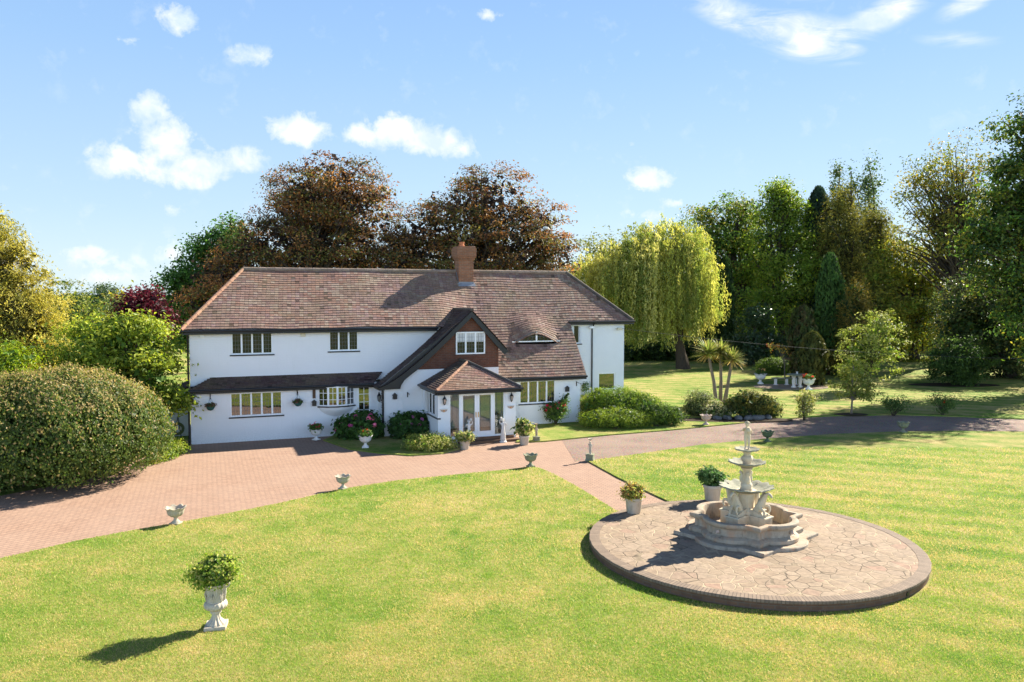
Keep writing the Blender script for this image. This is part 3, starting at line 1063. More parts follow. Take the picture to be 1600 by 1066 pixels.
    for i in range(n):
        a, c = bay(i), bay(i + 1)
        d = (c - a).normalized()
        nn = Vector((d.y, -d.x, 0))
        L = (c - a).length
        Mx = Matrix(((d.x, -nn.x, 0, a.x), (d.y, -nn.y, 0, a.y), (0, 0, 1, 0), (0, 0, 0, 1)))
        z0, z1 = 1.31, 2.15
        fb.box(0, .045, 0, .05, z0, z1, Mx).box(L - .045, L, 0, .05, z0, z1, Mx).box(.045, L - .045, .001, .05, z0, z0 + .05, Mx).box(.045, L - .045, .001, .05, z1 - .05, z1, Mx)
        pb.box(.03, L - .03, .03, .034, z0 + .02, z1 - .02, Mx)
        lb.box(L / 2 - .01, L / 2 + .01, .012, .028, z0 + .05, z1 - .05, Mx)
        for k in (1, 2):
            z = z0 + (z1 - z0) * k / 3
            lb.box(.045, L - .045, .013, .027, z - .01, z + .01, Mx)
        sb.box(-.02, L + .02, -.05, .06, z0 - .05, z0 - .004, Mx)
    bw = fb.build('bay_window', M['white'], house)
    pb.build('pane', M['pane_low'], bw)
    lb.build('glazing_bar', M['white'], bw)
    sb.build('sill', M['black'], bw)
    # curved plaster corbel below the bay
    cb = B()
    K, J = 16, 6
    vs, fs = [], []
    for j in range(J + 1):
        q = j / J
        for i in range(K + 1):
            k = i / K
            dep = -.30 * math.sin(math.pi * k) ** .8 * math.cos(q * math.pi / 2) ** 1.2 - .004
            vs.append((u0 + (u1 - u0) * k, dep, 1.26 - .42 * q * math.sin(math.pi * k) ** .6))
    for j in range(J):
        for i in range(K):
            fs.append((j * (K + 1) + i, j * (K + 1) + i + 1, (j + 1) * (K + 1) + i + 1, (j + 1) * (K + 1) + i))
    cb.add(vs, fs)
    cb.build('bay_corbel', Wl, house, smooth=60)
    # side door, white glazed
    dr = B()
    w, h = .60, 2.05
    dr.box(0, w, .03, .08, 0, .25).box(0, w, .03, .08, h - .09, h).box(0, .085, .031, .08, .25, h - .09).box(w - .085, w, .031, .08, .25, h - .09)
    d = dr.build('glazed_door', M['white'], house, bevel=.006, loc=(6.68, 0, .12))
    B().box(.06, w - .06, .055, .06, .22, h - .06).build('pane', M['pane_low'], d)
    lb = B().box(w / 2 - .012, w / 2 + .012, .035, .053, .25, h - .09)
    for k in range(1, 5):
        z = .25 + (h - .34) * k / 5
        lb.box(.085, w - .085, .036, .052, z - .011, z + .011)
    lb.build('glazing_bar', M['white'], d)
    B().box(.02, .05, .0, .03, .95, 1.05).build('handle', M['brass'], d)
    # porch screen: side light, two doors, side light
    x0, W, z0, H_ = 9.74, 2.42, .22, 1.88
    fr = B()
    fr.box(0, W, .04, .12, H_ - .07, H_).box(0, W, .04, .12, 0, .06)
    for x in (0, .44, W - .44 - .07, W - .06):
        fr.box(x, x + .065, .041, .12, .06, H_ - .07)
    f_ = fr.build('porch_frame', M['white'], house, loc=(x0, -3.6, z0))
    for a, c in ((.065, .44), (W - .44, W - .06)):
        p_ = B().box(a + .003, c - .003, .075, .081, .06, H_ - .07).build('side_light', M['clear'], f_)
        lb = B().box(a, c, .068, .074, H_ - .20, H_ - .19).box(a + .08, a + .09, .068, .0741, .06, H_ - .07).box(c - .09, c - .08, .068, .0741, .06, H_ - .07)
        lb.build('glazing_bar', M['lead'], f_)
    dw = (W - .44 - .07 - .505) / 2
    for k in range(2):
        xa = .505 + k * dw + .003
        xb = xa + dw - .006
        db = B()
        s = .10
        db.box(xa, xb, .045, .10, .06, .22).box(xa, xb, .045, .10, H_ - .17, H_ - .075).box(xa, xa + s, .046, .10, .22, H_ - .17).box(xb - s, xb, .046, .10, .22, H_ - .17)
        dd = db.build('porch_door', M['white'], house, bevel=.006, loc=(x0, -3.6, z0))
        B().box(xa + s - .01, xb - s + .01, .07, .076, .21, H_ - .16).build('pane', M['clear'], dd)
        cx = xb - .05 if k == 0 else xa + .05
        B().box(cx - .015, cx + .015, .02, .045, .80, 1.02).build('handle', M['brass'], dd)
        lb = B().box(xa + s, xb - s, .062, .069, H_ - .26, H_ - .25).box(xa + s + .05, xa + s + .058, .062, .0691, .22, H_ - .17).box(xb - s - .058, xb - s - .05, .062, .0691, .22, H_ - .17)
        lb.build('glazing_bar', M['lead'], dd)
    # door step
    B().box(10.1, 12.72, -3.98, -3.60, -.02, .10).box(10.2, 12.5, -3.72, -3.602, .10, .215).build('door_step', M['plat_brick'], house, bevel=.01)
    # ---- chimney
    b = B()
    c0 = (12.03, 2.15)
    b.box(12.06, 12.80, 2.48, 3.20, 6.2, 7.72)
    b.box(12.02, 12.84, 2.44, 3.24, 7.72, 7.80).box(11.98, 12.88, 2.40, 3.28, 7.80, 7.88).box(11.95, 12.91, 2.37, 3.31, 7.88, 8.30).box(11.99, 12.87, 2.41, 3.27, 8.30, 8.37)
    ch = b.build('chimney', M['chim_brick'], house, bevel=.01)
    B().lathe([(.14, 8.37), (.14, 8.43), (.12, 8.45), (.12, 8.54), (.14, 8.55), (.14, 8.59), (.10, 8.59), (.10, 8.4)], 16, (12.30, 2.8, 0)).build('chimney_pot', M['terracotta'], ch, smooth=40)
    fb = B()
    zf = lambda v: roof_pt(12.4, (RIDGE_V - v) / math.cos(TH_A * .25 + TH_B * .75)).z
    fb.poly([(11.99, 2.37, zf(2.37) + .04), (12.87, 2.37, zf(2.37) + .04), (12.87, 2.47, zf(2.47) + .06), (11.99, 2.47, zf(2.47) + .06)])
    fb.poly([(12.05, 2.472, zf(2.47)), (12.81, 2.472, zf(2.47)), (12.81, 2.474, zf(2.47) + .13), (12.05, 2.474, zf(2.47) + .13)])
    fb.poly([(12.052, 2.47, zf(2.47)), (12.052, 3.0, zf(3.0)), (12.052, 3.0, zf(3.0) + .13), (12.052, 2.47, zf(2.47) + .13)])
    fb.build('flashing', M['flash'], ch)
    # ---- wall fittings
    def box_part(name, u, v, z, w, h, d, m, **k):
        return B().box(u - w / 2, u + w / 2, v - d, v - .003, z - h / 2, z + h / 2).build(name, M[m], house, bevel=.01, **k)
    box_part('alarm_box', .48, .5, 4.40, .16, .22, .07, 'white')
    box_part('alarm_box', 4.50, .5, 4.38, .20, .24, .08, 'cream')
    box_part('alarm_box', 7.55, .5, 4.47, .11, .13, .06, 'orange')
    # flood lights on the wing
    for u, z, m in ((18.55, 4.42, 'white'), (20.1, 4.33, 'cream')):
        f = B().box(u - .12, u + .12, 1.12, 1.28, z - .05, z + .06).build('floodlight', M[m], house, bevel=.012)
        B().box(u - .04, u + .04, 1.26, 1.345, z + .0, z + .05).build('bracket', M['black'], f)
    # carriage lanterns
    def lantern(u, v, z, s=1.0, nrm=(0, -1)):
        nx, ny = nrm
        cx, cy = u + nx * .11, v + ny * .11
        b = B()
        b.lathe([(.02 * s, z - .14 * s), (.045 * s, z - .11 * s), (.05 * s, z - .10 * s)], 6, (cx, cy, 0))
        b.lathe([(.085 * s, z + .09 * s), (.06 * s, z + .13 * s), (.02 * s, z + .20 * s), (.012 * s, z + .25 * s)], 6, (cx, cy, 0))
        for k in range(6):
            t = k * math.pi / 3
            b.tube([(cx + .05 * s * math.cos(t), cy + .05 * s * math.sin(t), z - .10 * s), (cx + .08 * s * math.cos(t), cy + .08 * s * math.sin(t), z + .09 * s)], .007, 5)
        b.tube([(u, v, z - .05), (u + nx * .05, v + ny * .05, z - .16 * s), (cx, cy, z - .14 * s)], .012, 6)
        L = b.build('wall_lantern', M['black'], house)
        B().lathe([(.045 * s, z - .095 * s), (.075 * s, z + .088 * s)], 6, (cx, cy, 0)).build('lantern_glass', M['lamp_glass'], L)
    lantern(9.52, -3.6, 1.76)
    lantern(12.40, -3.6, 1.76)
    lantern(7.61, -.65, 1.62, 1.1, (-1, 0))
    # small black house-shaped lights
    def hut(u, v, z):
        b = B()
        b.prism([(-.085, -.11), (.085, -.11), (.085, .05), (.12, .05), (0, .16), (-.12, .05), (-.085, .05)], lambda a, c, d: (u + a, d, z + c), v - .12, v - .003)
        b.build('wall_light', M['black'], house)
    hut(4.86, 0.0, 1.45)
    hut(8.06, -1.15, 1.73)
    hut(16.4, -.5, 1.62)
    # basket hooks and odd brackets
    def hook(u, v, z):
        B().box(u - .02, u + .02, v - .03, v - .003, z - .11, z + .11).tube([(u, v - .02, z + .09), (u, v - .28, z + .07), (u, v - .30, z + .01)], .012, 6).build('bracket', M['black'], house)
    hook(.75, 0, 1.92)
    hook(4.17, 0, 1.92)
    hook(8.62, -1.15, 1.78)
    hook(16.9, -.5, 1.85)
    B().tube([(8.30, -1.17, 2.04), (8.40, -1.17, 1.9), (8.40, -1.17, .3)], .012, 6).build('conduit', M['white'], house)
    # horse-brass strips hanging on the side of the gable block
    hb = B()
    for v_, z_ in ((-.86, 1.55), (-.98, 1.45)):
        hb.box(7.585, 7.606, v_ - .03, v_ + .03, z_ - .4, z_ + .4)
        for k in range(4):
            hb.lathe([(.05, -.006), (.05, .006)], 10, (7.58, v_, z_ - .3 + .2 * k))
    hb.build('wall_ornament', M['timber'], house)
    # half-moon plaques below the lanterns
    for u in (9.52, 12.40):
        b = B()
        b.prism([(.14 * math.cos(t), .11 * math.sin(t)) for t in [math.pi + math.pi * k / 12 for k in range(13)]], lambda a, c, d: (u + a, d, 1.42 + c), -3.63, -3.603)
        p_ = b.build('plaque', M['stone_pink'], house)
        B().box(u - .16, u + .16, -3.64, -3.603, 1.42, 1.45).build('plaque_shelf', M['marble'], p_)
        B().ball((u, -3.63, 1.37), .035, 10).build('plaque_rosette', M['orange'], p_)


build_house()


def hp(u, v, z=0.0):
    """house-local point in world coordinates"""
    return Vector((O.x + u * math.cos(AL) - v * math.sin(AL), O.y + u * math.sin(AL) + v * math.cos(AL), z))


# ------------------------------------------------------------------ foliage
def unit(a):
    return a / np.maximum(1e-9, np.linalg.norm(a, axis=1, keepdims=True))


def leaf_arrays(pos, nrm, size, asp, col, tang=None, fold=.25):
    n = len(pos)
    nrm = unit(nrm)
    if tang is None:
        tang = np.cross(nrm, RNG.normal(size=(n, 3)))
    else:
        tang = tang - nrm * np.sum(tang * nrm, axis=1, keepdims=True)
    t = unit(tang)
    bt = np.cross(nrm, t)
    L = (size * .5)[:, None]
    W = L * asp
    V = np.stack([pos - t * L, pos + bt * W + nrm * L * fold, pos + t * L, pos - bt * W + nrm * L * fold], 1).reshape(-1, 3)
    return V, np.arange(4 * n).reshape(n, 4), np.repeat(col, 4, axis=0)


def pal_colors(pal, n_cl, cl_of_leaf, jit=.25, cl_jit=.25):
    pal = np.array(pal)
    idx = RNG.integers(0, len(pal), n_cl)
    cc = pal[idx] * RNG.uniform(1 - cl_jit, 1 + cl_jit, (n_cl, 1))
    c = cc[cl_of_leaf]
    swap = RNG.random(len(c)) < .35
    c[swap] = pal[RNG.integers(0, len(pal), swap.sum())]
    return c * RNG.uniform(1 - jit, 1 + jit, (len(c), 1))


def crown(lobes, ncl, per, crad, leaf, pal, asp=.55, flat=.6, shell=(.55, 1.0), out=.5, droop=0.0, jit=.25, cl_jit=.3, top_bias=0.0, tang_down=0.0, size_var=.35, zmin=None, void=None):
    """returns V,F,C and clump centres for a crown made of leaf clumps inside the lobes (cx,cy,cz,rx,ry,rz)"""
    lobes = np.array(lobes, float)
    vol = lobes[:, 3] * lobes[:, 5]
    li = RNG.choice(len(lobes), ncl, p=vol / vol.sum())
    d = unit(RNG.normal(size=(ncl, 3)))
    if top_bias:
        d[:, 2] = np.where(RNG.random(ncl) < top_bias, np.abs(d[:, 2]), d[:, 2])
    r = shell[0] + (shell[1] - shell[0]) * RNG.random(ncl) ** .6
    ctr = lobes[li, :3] + d * r[:, None] * lobes[li, 3:6]
    if void is not None:
        # leave hollows between the boughs
        q = 2 * np.pi / (6.5 * crad)
        ph = RNG.uniform(0, 6.28, 6)
        w = np.sin(q * (ctr[:, 0] + .4 * ctr[:, 2]) + ph[0]) + np.sin(q * 1.13 * (ctr[:, 1] - .3 * ctr[:, 0]) + ph[1]) + np.sin(q * 1.5 * (ctr[:, 2] + .25 * ctr[:, 1]) + ph[2]) + .6 * np.sin(q * 2.3 * ctr[:, 0] + ph[3])
        ok = w > void
        ctr, d, li, r = ctr[ok], d[ok], li[ok], r[ok]
        ncl = len(ctr)
    k = np.repeat(np.arange(ncl), per)
    sc = RNG.uniform(.6, 1.35, ncl)
    off = np.clip(RNG.normal(size=(len(k), 3)), -2, 2) * (crad * sc[k])[:, None] * np.array([1, 1, flat])
    pos = ctr[k] + off
    if droop:
        pos[:, 2] -= droop * np.hypot(off[:, 0], off[:, 1])
    if zmin is not None:
        pos[:, 2] = np.maximum(pos[:, 2], zmin + RNG.random(len(pos)) * .1)
    nrm = d[k] * out + np.array([0, 0, .45]) + RNG.normal(size=(len(k), 3)) * .45
    size = leaf * RNG.uniform(1 - size_var, 1 + size_var, len(k))
    tang = None
    if tang_down:
        tang = RNG.normal(size=(len(k), 3)) * .5 + np.array([0, 0, -tang_down]) + d[k] * .4
    C = pal_colors(pal, ncl, k, jit, cl_jit)
    V, F, C4 = leaf_arrays(pos, nrm, size, asp, C, tang)
    return V, F, C4, ctr


def merge(parts):
    V, F, C, o = [], [], [], 0
    for v, f, c in parts:
        V.append(v); F.append(f + o); C.append(c); o += len(v)
    return np.concatenate(V), np.concatenate(F), np.concatenate(C)


def branches(b, base, top, r0, ctrs, nlimb, r_limb=.25, sub=True, t_lo=.3):
    """a tapered wavy trunk and limbs reaching into the crown clumps"""
    base, top = Vector(base), Vector(top)
    N = 7
    tr = []
    wob = (top - base).length * .02
    for i in range(N + 1):
        p = base.lerp(top, i / N)
        if 0 < i:
            p += Vector((random.uniform(-wob, wob), random.uniform(-wob, wob), 0))
        tr.append(p)
    rad = [r0 * (1.25 if i == 0 else 1) * (1 - .75 * i / N) for i in range(N + 1)]
    b.tube(tr, rad, 10)
    if len(ctrs) == 0:
        return
    sel = RNG.choice(len(ctrs), min(nlimb, len(ctrs)), replace=False)
    for j in sel:
        c = Vector(ctrs[j])
        hfrac = max(t_lo, min(.95, (c.z - base.z) / max(.1, top.z - base.z) * random.uniform(.45, .8)))
        k = hfrac * N
        i = int(min(N - 1, k))
        s = tr[i].lerp(tr[i + 1], k - i)
        rr = rad[i] * r_limb * 2
        L = (c - s).length
        m1 = s.lerp(c, .35) + Vector((random.uniform(-.1, .1) * L, random.uniform(-.1, .1) * L, .10 * L))
        m2 = s.lerp(c, .7) + Vector((random.uniform(-.06, .06) * L, random.uniform(-.06, .06) * L, .08 * L))
        b.tube([s, m1, m2, c], [rr, rr * .7, rr * .45, rr * .15], 6, False)


def plobes(Y, X0, Y0, lst, depth=.9, jy=.15):
    """ellipses measured in the photograph at distance Y -> real lobes in local metres"""
    out = []
    k = Y / FPX
    for px, py, rx, ry in lst:
        p = tx(px, py, Y)
        rd = (rx + ry) * .5 * k * depth
        out.append((p.x - X0, Y - Y0 + random.uniform(-jy, jy) * rx * k, p.z, rx * k, rd, ry * k))
    return out


def tree(name, label, cat, Y, bpx, lob, pal, ncl, per, crad, leaf, trunk_r=.3, trunk_top=None, nlimb=25, group=None, m='leaf', bark='bark', asp=.55, flat=.6, shell=(.5, 1.0), out=.5, droop=0, inner=None, depth=.9, z0=.04, extra=None, limb_r=.25, void=-.35, **kw):
    X0 = tx(bpx, 560, Y).x
    t = thing(name, label, cat, (X0, Y, z0), 0, group)
    L = plobes(Y, X0, Y, lob, depth)
    L = [(a, b_, c - z0, d, e, f) for a, b_, c, d, e, f in L]
    V, F, C, ctr = crown(L, int(ncl * 1.3), per, crad, leaf, pal, asp, flat, shell, out, droop, zmin=.02, void=void, **kw)
    parts = [(V, F, C)]
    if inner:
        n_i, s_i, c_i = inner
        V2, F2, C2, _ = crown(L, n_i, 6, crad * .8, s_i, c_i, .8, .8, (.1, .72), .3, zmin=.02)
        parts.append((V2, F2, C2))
    if extra:
        parts += extra(L)
    Vm, Fm, Cm = merge(parts)
    b = B()
    ztop = max(l[2] for l in L)
    if trunk_top is None:
        cx = sum(l[0] * l[3] for l in L) / sum(l[3] for l in L)
        trunk_top = (cx, 0, ztop + .2 * L[0][5])
    branches(b, (0, 0, -.08), trunk_top, trunk_r, ctr, nlimb, limb_r)
    b.build('trunk', M[bark], t, smooth=60)
    np_mesh('crown', Vm, Fm, M[m], t, Cm)
    return t


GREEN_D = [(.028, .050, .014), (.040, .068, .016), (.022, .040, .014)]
GREEN_M = [(.065, .115, .02), (.09, .14, .024), (.05, .085, .019)]
GREEN_L = [(.13, .17, .025), (.10, .145, .022), (.17, .19, .035)]
YELLOW = [(.23, .20, .035), (.18, .17, .03), (.28, .22, .05)]
OLIVE = [(.13, .135, .025), (.10, .115, .023), (.18, .16, .032), (.075, .09, .02)]
BEECH = [(.11, .052, .028), (.060, .040, .028), (.20, .092, .036), (.050, .038, .028), (.095, .090, .028), (.055, .055, .026), (.25, .130, .050), (.15, .07, .032), (.13, .115, .034)]


def build_trees():
    # ---- behind the house
    tree('copper_beech', 'large copper beech with reddish brown crown, left of the two behind the roof', 'tree', 58, 505,
         [(515, 300, 92, 64), (570, 345, 62, 62), (470, 340, 72, 60), (430, 380, 70, 50), (565, 405, 64, 52), (500, 400, 95, 58), (385, 405, 55, 48), (345, 440, 50, 44), (320, 470, 36, 34), (612, 405, 36, 48)],
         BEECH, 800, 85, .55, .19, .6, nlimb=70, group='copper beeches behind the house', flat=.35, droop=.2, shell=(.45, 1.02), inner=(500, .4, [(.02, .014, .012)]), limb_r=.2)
    tree('copper_beech', 'broad copper beech with orange tinted right flank, behind the brick chimney', 'tree', 60, 750,
         [(765, 308, 72, 54), (700, 340, 66, 52), (835, 360, 60, 54), (780, 370, 90, 60), (720, 400, 95, 52), (865, 398, 40, 46), (648, 380, 38, 55), (800, 420, 85, 44), (635, 415, 30, 40)],
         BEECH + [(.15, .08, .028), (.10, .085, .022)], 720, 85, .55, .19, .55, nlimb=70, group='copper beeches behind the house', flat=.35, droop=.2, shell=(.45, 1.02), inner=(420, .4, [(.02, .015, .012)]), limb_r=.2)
    tree('broadleaf_tree', 'dark green broadleaf tree rising at the left end of the house roof', 'tree', 63, 320,
         [(345, 390, 46, 44), (312, 425, 44, 44), (285, 465, 36, 40), (375, 370, 36, 30), (290, 505, 42, 36), (350, 450, 50, 45)],
         [(.045, .095, .02), (.065, .125, .026), (.035, .07, .017)], 340, 70, .6, .26, .4, nlimb=25, inner=(200, .45, GREEN_D))
    tree('purple_plum', 'dark purple leaved tree between the pale walnut and the house', 'tree', 46, 228,
         [(225, 482, 38, 28), (250, 502, 22, 28), (205, 478, 24, 20), (238, 466, 20, 14)],
         [(.055, .010, .016), (.085, .014, .020), (.035, .008, .012)], 130, 40, .35, .2, .15, nlimb=20, inner=(60, .3, [(.02, .006, .008)]))
    # ---- left foreground trees
    tree('golden_conifer', 'tall golden yellow conifer with drooping sprays at the left edge', 'tree', 35, 5,
         [(-10, 370, 42, 45), (10, 420, 62, 60), (15, 480, 85, 65), (0, 550, 110, 70), (40, 520, 60, 60), (-50, 450, 70, 110), (60, 570, 60, 45)],
         [(.27, .235, .05), (.22, .195, .04), (.34, .29, .075), (.13, .13, .032)], 900, 70, .24, .14, .3, nlimb=20, m='leaf', asp=.35, flat=.7, droop=.55, tang_down=.8, shell=(.6, 1.03), inner=(300, .35, [(.06, .055, .016)]))
    tree('lime_shrub', 'bright lime green feathery shrub in front of the golden conifer', 'shrub', 28.5, 5,
         [(15, 565, 40, 36), (-20, 580, 45, 50), (35, 590, 22, 24)],
         [(.16, .20, .022), (.20, .24, .03), (.12, .16, .02)], 150, 45, .22, .13, .08, nlimb=10, asp=.35, inner=(60, .22, GREEN_M))
    tree('walnut_tree', 'spreading yellow green broadleaf tree behind the big clipped hedge', 'tree', 31.5, 190,
         [(170, 520, 60, 40), (215, 545, 60, 42), (130, 545, 45, 40), (240, 590, 45, 45), (180, 580, 70, 50), (255, 625, 35, 24), (280, 632, 24, 12), (230, 520, 28, 22)],
         [(.20, .23, .035), (.15, .185, .028), (.26, .27, .05), (.085, .12, .02)], 380, 42, .30, .17, .14, nlimb=50, group=None, asp=.5, shell=(.4, 1.05), inner=(150, .25, GREEN_M))
    # distant trees on the left
    for px, py, rx, ry, Y, pal, lab in ((95, 465, 40, 34, 130, OLIVE, 'olive brown distant tree next to the golden conifer'),
                                         (130, 485, 42, 28, 105, GREEN_D, 'dark green distant tree below the olive one'),
                                         (160, 458, 22, 14, 230, [(.05, .075, .03), (.06, .085, .04)], 'small rounded tree on the skyline left of the house'),
                                         (195, 470, 26, 13, 200, [(.09, .11, .035), (.07, .09, .03)], 'pale green distant tree beyond the purple plum'),
                                         (215, 478, 40, 14, 170, OLIVE, 'low olive tree crown behind the purple plum'),
                                         (150, 492, 50, 20, 140, [(.13, .14, .03), (.10, .11, .025)], 'yellowish distant tree above the walnut')):
        k = Y / FPX
        tree('distant_tree', lab, 'tree', Y, px, [(px, py, rx, ry), (px + rx * .5, py + ry * .4, rx * .6, ry * .6), (px - rx * .4, py + ry * .5, rx * .7, ry * .7), (px, py + ry * 1.1, rx * .9, ry * .8)],
             pal, 110, 40, 5.5 * k, 3.2 * k, .3, nlimb=8, group='distant trees left of the house', inner=(60, 5 * k, GREEN_D))
    # ---- right hand wood
    tree('pale_tree', 'pale yellow green tree between the roof end and the willow', 'tree', 82, 935,
         [(940, 420, 40, 45), (965, 405, 30, 38), (915, 440, 30, 40), (950, 470, 50, 50), (925, 400, 20, 24)],
         [(.15, .16, .04), (.12, .13, .03), (.19, .18, .05), (.08, .095, .025)], 280, 52, .75, .27, .35, nlimb=45, shell=(.3, 1.05))
    build_willow()
    tree('sycamore', 'tall round topped tree with dark crown just right of the willow', 'tree', 84, 1150,
         [(1135, 345, 55, 46), (1165, 360, 36, 50), (1120, 375, 42, 40), (1150, 410, 50, 45), (1190, 400, 30, 60), (1160, 470, 50, 60)],
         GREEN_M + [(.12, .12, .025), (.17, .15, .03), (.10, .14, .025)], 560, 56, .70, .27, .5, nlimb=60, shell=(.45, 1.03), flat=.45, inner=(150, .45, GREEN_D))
    tree('lime_tree', 'tall light green tree standing between the sycamore and the dark conifer', 'tree', 79, 1222,
         [(1215, 325, 34, 38), (1240, 345, 26, 40), (1205, 380, 42, 55), (1235, 420, 40, 70), (1215, 480, 60, 60), (1220, 300, 16, 16)],
         GREEN_L + [(.08, .12, .02)], 560, 56, .62, .26, .45, nlimb=60, shell=(.4, 1.04), inner=(180, .42, GREEN_D))
    for px, h, w, lab in ((1112, 398, 17, 'dark columnar cypress, left one of the pair under the sycamore'), (1131, 402, 15, 'dark columnar cypress, right one of the pair under the sycamore')):
        column('cypress', lab, 71, px, 560, h, w, GREEN_D, 'pair of dark cypresses')
    column('dark_conifer', 'blue black conifer with blunt top between light green and bronze trees', 80, 1274, 575, 292, 26, [(.022, .038, .022), (.03, .048, .024)])
    BRZ = [(.14, .13, .03), (.10, .10, .024), (.18, .155, .036), (.06, .07, .02), (.085, .085, .024)]
    tree('bronze_conifer', 'tall yellow bronze conifer in front of the poplar tops', 'tree', 77, 1325,
         [(1322, 315, 20, 20), (1310, 345, 24, 40), (1335, 350, 24, 40), (1300, 400, 24, 50), (1345, 400, 24, 50), (1322, 410, 26, 60), (1325, 480, 36, 60), (1318, 303, 9, 10)],
         BRZ, 640, 50, .42, .23, .4, nlimb=40, m='needle', asp=.35, flat=1.3, droop=.3, tang_down=.7, shell=(.45, 1.08), inner=(160, .4, [(.04, .036, .014)]))
    tree('bronze_conifer', 'short bronze conifer merging with the right flank of the tall one', 'tree', 74, 1372,
         [(1372, 348, 16, 20), (1362, 375, 18, 34), (1384, 385, 18, 36), (1372, 430, 26, 50), (1372, 490, 30, 50)],
         BRZ, 420, 50, .42, .23, .35, nlimb=30, m='needle', asp=.35, flat=1.3, droop=.3, tang_down=.7, shell=(.45, 1.08), inner=(110, .4, [(.04, .036, .014)]))
    POP = [(.05, .075, .03), (.04, .06, .026), (.075, .10, .034)]
    for px, top, lab in ((1307, 262, 'slim dark poplar top, leftmost of three behind the bronze conifer'), (1332, 258, 'slim dark poplar top, middle one of three behind the bronze conifer'), (1360, 250, 'slim dark poplar top, tallest and rightmost of three')):
        w = 10 if px < 1350 else 14
        tree('poplar', lab, 'tree', 112, px, [(px, top + 12, w * .45, 13), (px - w * .3, top + 36, w * .6, 22), (px + w * .35, top + 42, w * .6, 24), (px, top + 75, w, 36), (px + w * .4, top + 120, w, 40), (px - w * .3, top + 170, w, 60)],
             POP, 150, 40, .5, .34, .3, nlimb=14, group='poplars in the background wood', flat=1.5, shell=(.3, 1.1), inner=(60, .5, GREEN_D))
    tree('golden_broadleaf', 'yellow green broadleaf tree glowing at the gap beside the tall ash', 'tree', 73, 1430,
         [(1420, 430, 50, 50), (1400, 480, 50, 55), (1455, 470, 50, 55), (1430, 520, 60, 55), (1385, 410, 26, 34), (1470, 420, 36, 34)],
         YELLOW + OLIVE + GREEN_L, 620, 56, .6, .25, .4, nlimb=50, shell=(.4, 1.05), inner=(120, .4, OLIVE))
    tree('ash_tree', 'tall open ash with bare visible limbs against the sky', 'tree', 69, 1490,
         [(1490, 255, 48, 40), (1450, 275, 40, 36), (1425, 310, 34, 40), (1520, 280, 40, 40), (1470, 320, 60, 50), (1500, 360, 60, 60), (1440, 370, 44, 50), (1540, 330, 36, 50)],
         OLIVE + [(.16, .14, .03), (.19, .14, .03), (.05, .065, .02)], 420, 34, .50, .24, .48, nlimb=230, shell=(.35, 1.05), limb_r=.17, trunk_top=(.3, 0, 14))
    tree('edge_tree', 'tallest tree at the right edge with yellow and dark green leaves', 'tree', 49, 1640,
         [(1600, 205, 45, 42), (1640, 190, 60, 50), (1590, 290, 55, 50), (1570, 350, 55, 50), (1620, 330, 80, 90), (1545, 390, 46, 46), (1605, 425, 76, 66), (1660, 300, 60, 110), (1620, 490, 58, 56), (1650, 540, 56, 46)],
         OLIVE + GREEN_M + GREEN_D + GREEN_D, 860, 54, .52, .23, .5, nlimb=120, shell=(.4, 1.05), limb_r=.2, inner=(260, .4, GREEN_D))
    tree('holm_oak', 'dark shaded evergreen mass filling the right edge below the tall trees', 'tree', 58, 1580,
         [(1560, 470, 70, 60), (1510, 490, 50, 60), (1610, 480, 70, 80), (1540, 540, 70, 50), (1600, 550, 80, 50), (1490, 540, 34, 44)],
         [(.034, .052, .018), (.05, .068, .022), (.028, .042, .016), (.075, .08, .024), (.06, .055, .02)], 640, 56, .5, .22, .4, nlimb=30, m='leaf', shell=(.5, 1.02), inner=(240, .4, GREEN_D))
    column('cypress', 'slender dark green cypress with a lit right edge in the middle of the wood', 60, 1294, 572, 396, 21, [(.04, .075, .018), (.055, .095, .022), (.03, .055, .016)])
    tree('bronze_thuja', 'bronze tipped conical thuja to the right of the slender cypress', 'tree', 58, 1336,
         [(1336, 455, 10, 18), (1330, 480, 16, 24), (1342, 490, 18, 26), (1334, 525, 28, 34), (1335, 560, 34, 30)],
         [(.13, .10, .026), (.10, .085, .024), (.055, .065, .018), (.16, .115, .03)], 260, 40, .28, .19, .25, nlimb=14, m='needle', asp=.35, flat=1.3, tang_down=-.8, shell=(.5, 1.06), inner=(120, .3, GREEN_D))
    column('thuja', 'narrow dark thuja to the left of the slender cypress', 57, 1254, 575, 478, 22, [(.035, .05, .016), (.05, .06, .018), (.055, .045, .018)], bulge=.5, ragged=.25)
    column('dwarf_conifer', 'small brownish conical conifer at the foot of the slender cypress', 53, 1270, 592, 520, 20, [(.06, .065, .018), (.08, .075, .02), (.045, .055, .016)], bulge=.45, ragged=.25)
    tree('holly', 'dark holly with glinting leaves in the shade beyond the palms', 'shrub', 68, 1178,
         [(1175, 520, 32, 36), (1160, 548, 34, 26), (1200, 545, 34, 28), (1185, 500, 20, 24)],
         [(.025, .045, .018), (.035, .06, .022)], 170, 50, .4, .22, .2, nlimb=10, m='gloss', inner=(90, .35, GREEN_D))
    tree('apple_tree', 'pale yellow green fruit tree in front of the bronze thuja', 'tree', 50, 1358,
         [(1365, 520, 32, 28), (1345, 545, 30, 28), (1385, 545, 26, 26), (1360, 565, 36, 22), (1380, 510, 18, 18), (1335, 575, 24, 18)],
         [(.17, .19, .045), (.13, .155, .03), (.22, .22, .07), (.09, .115, .025)], 300, 30, .20, .15, .12, nlimb=46, void=-.1, shell=(.35, 1.36), inner=(60, .25, GREEN_M))
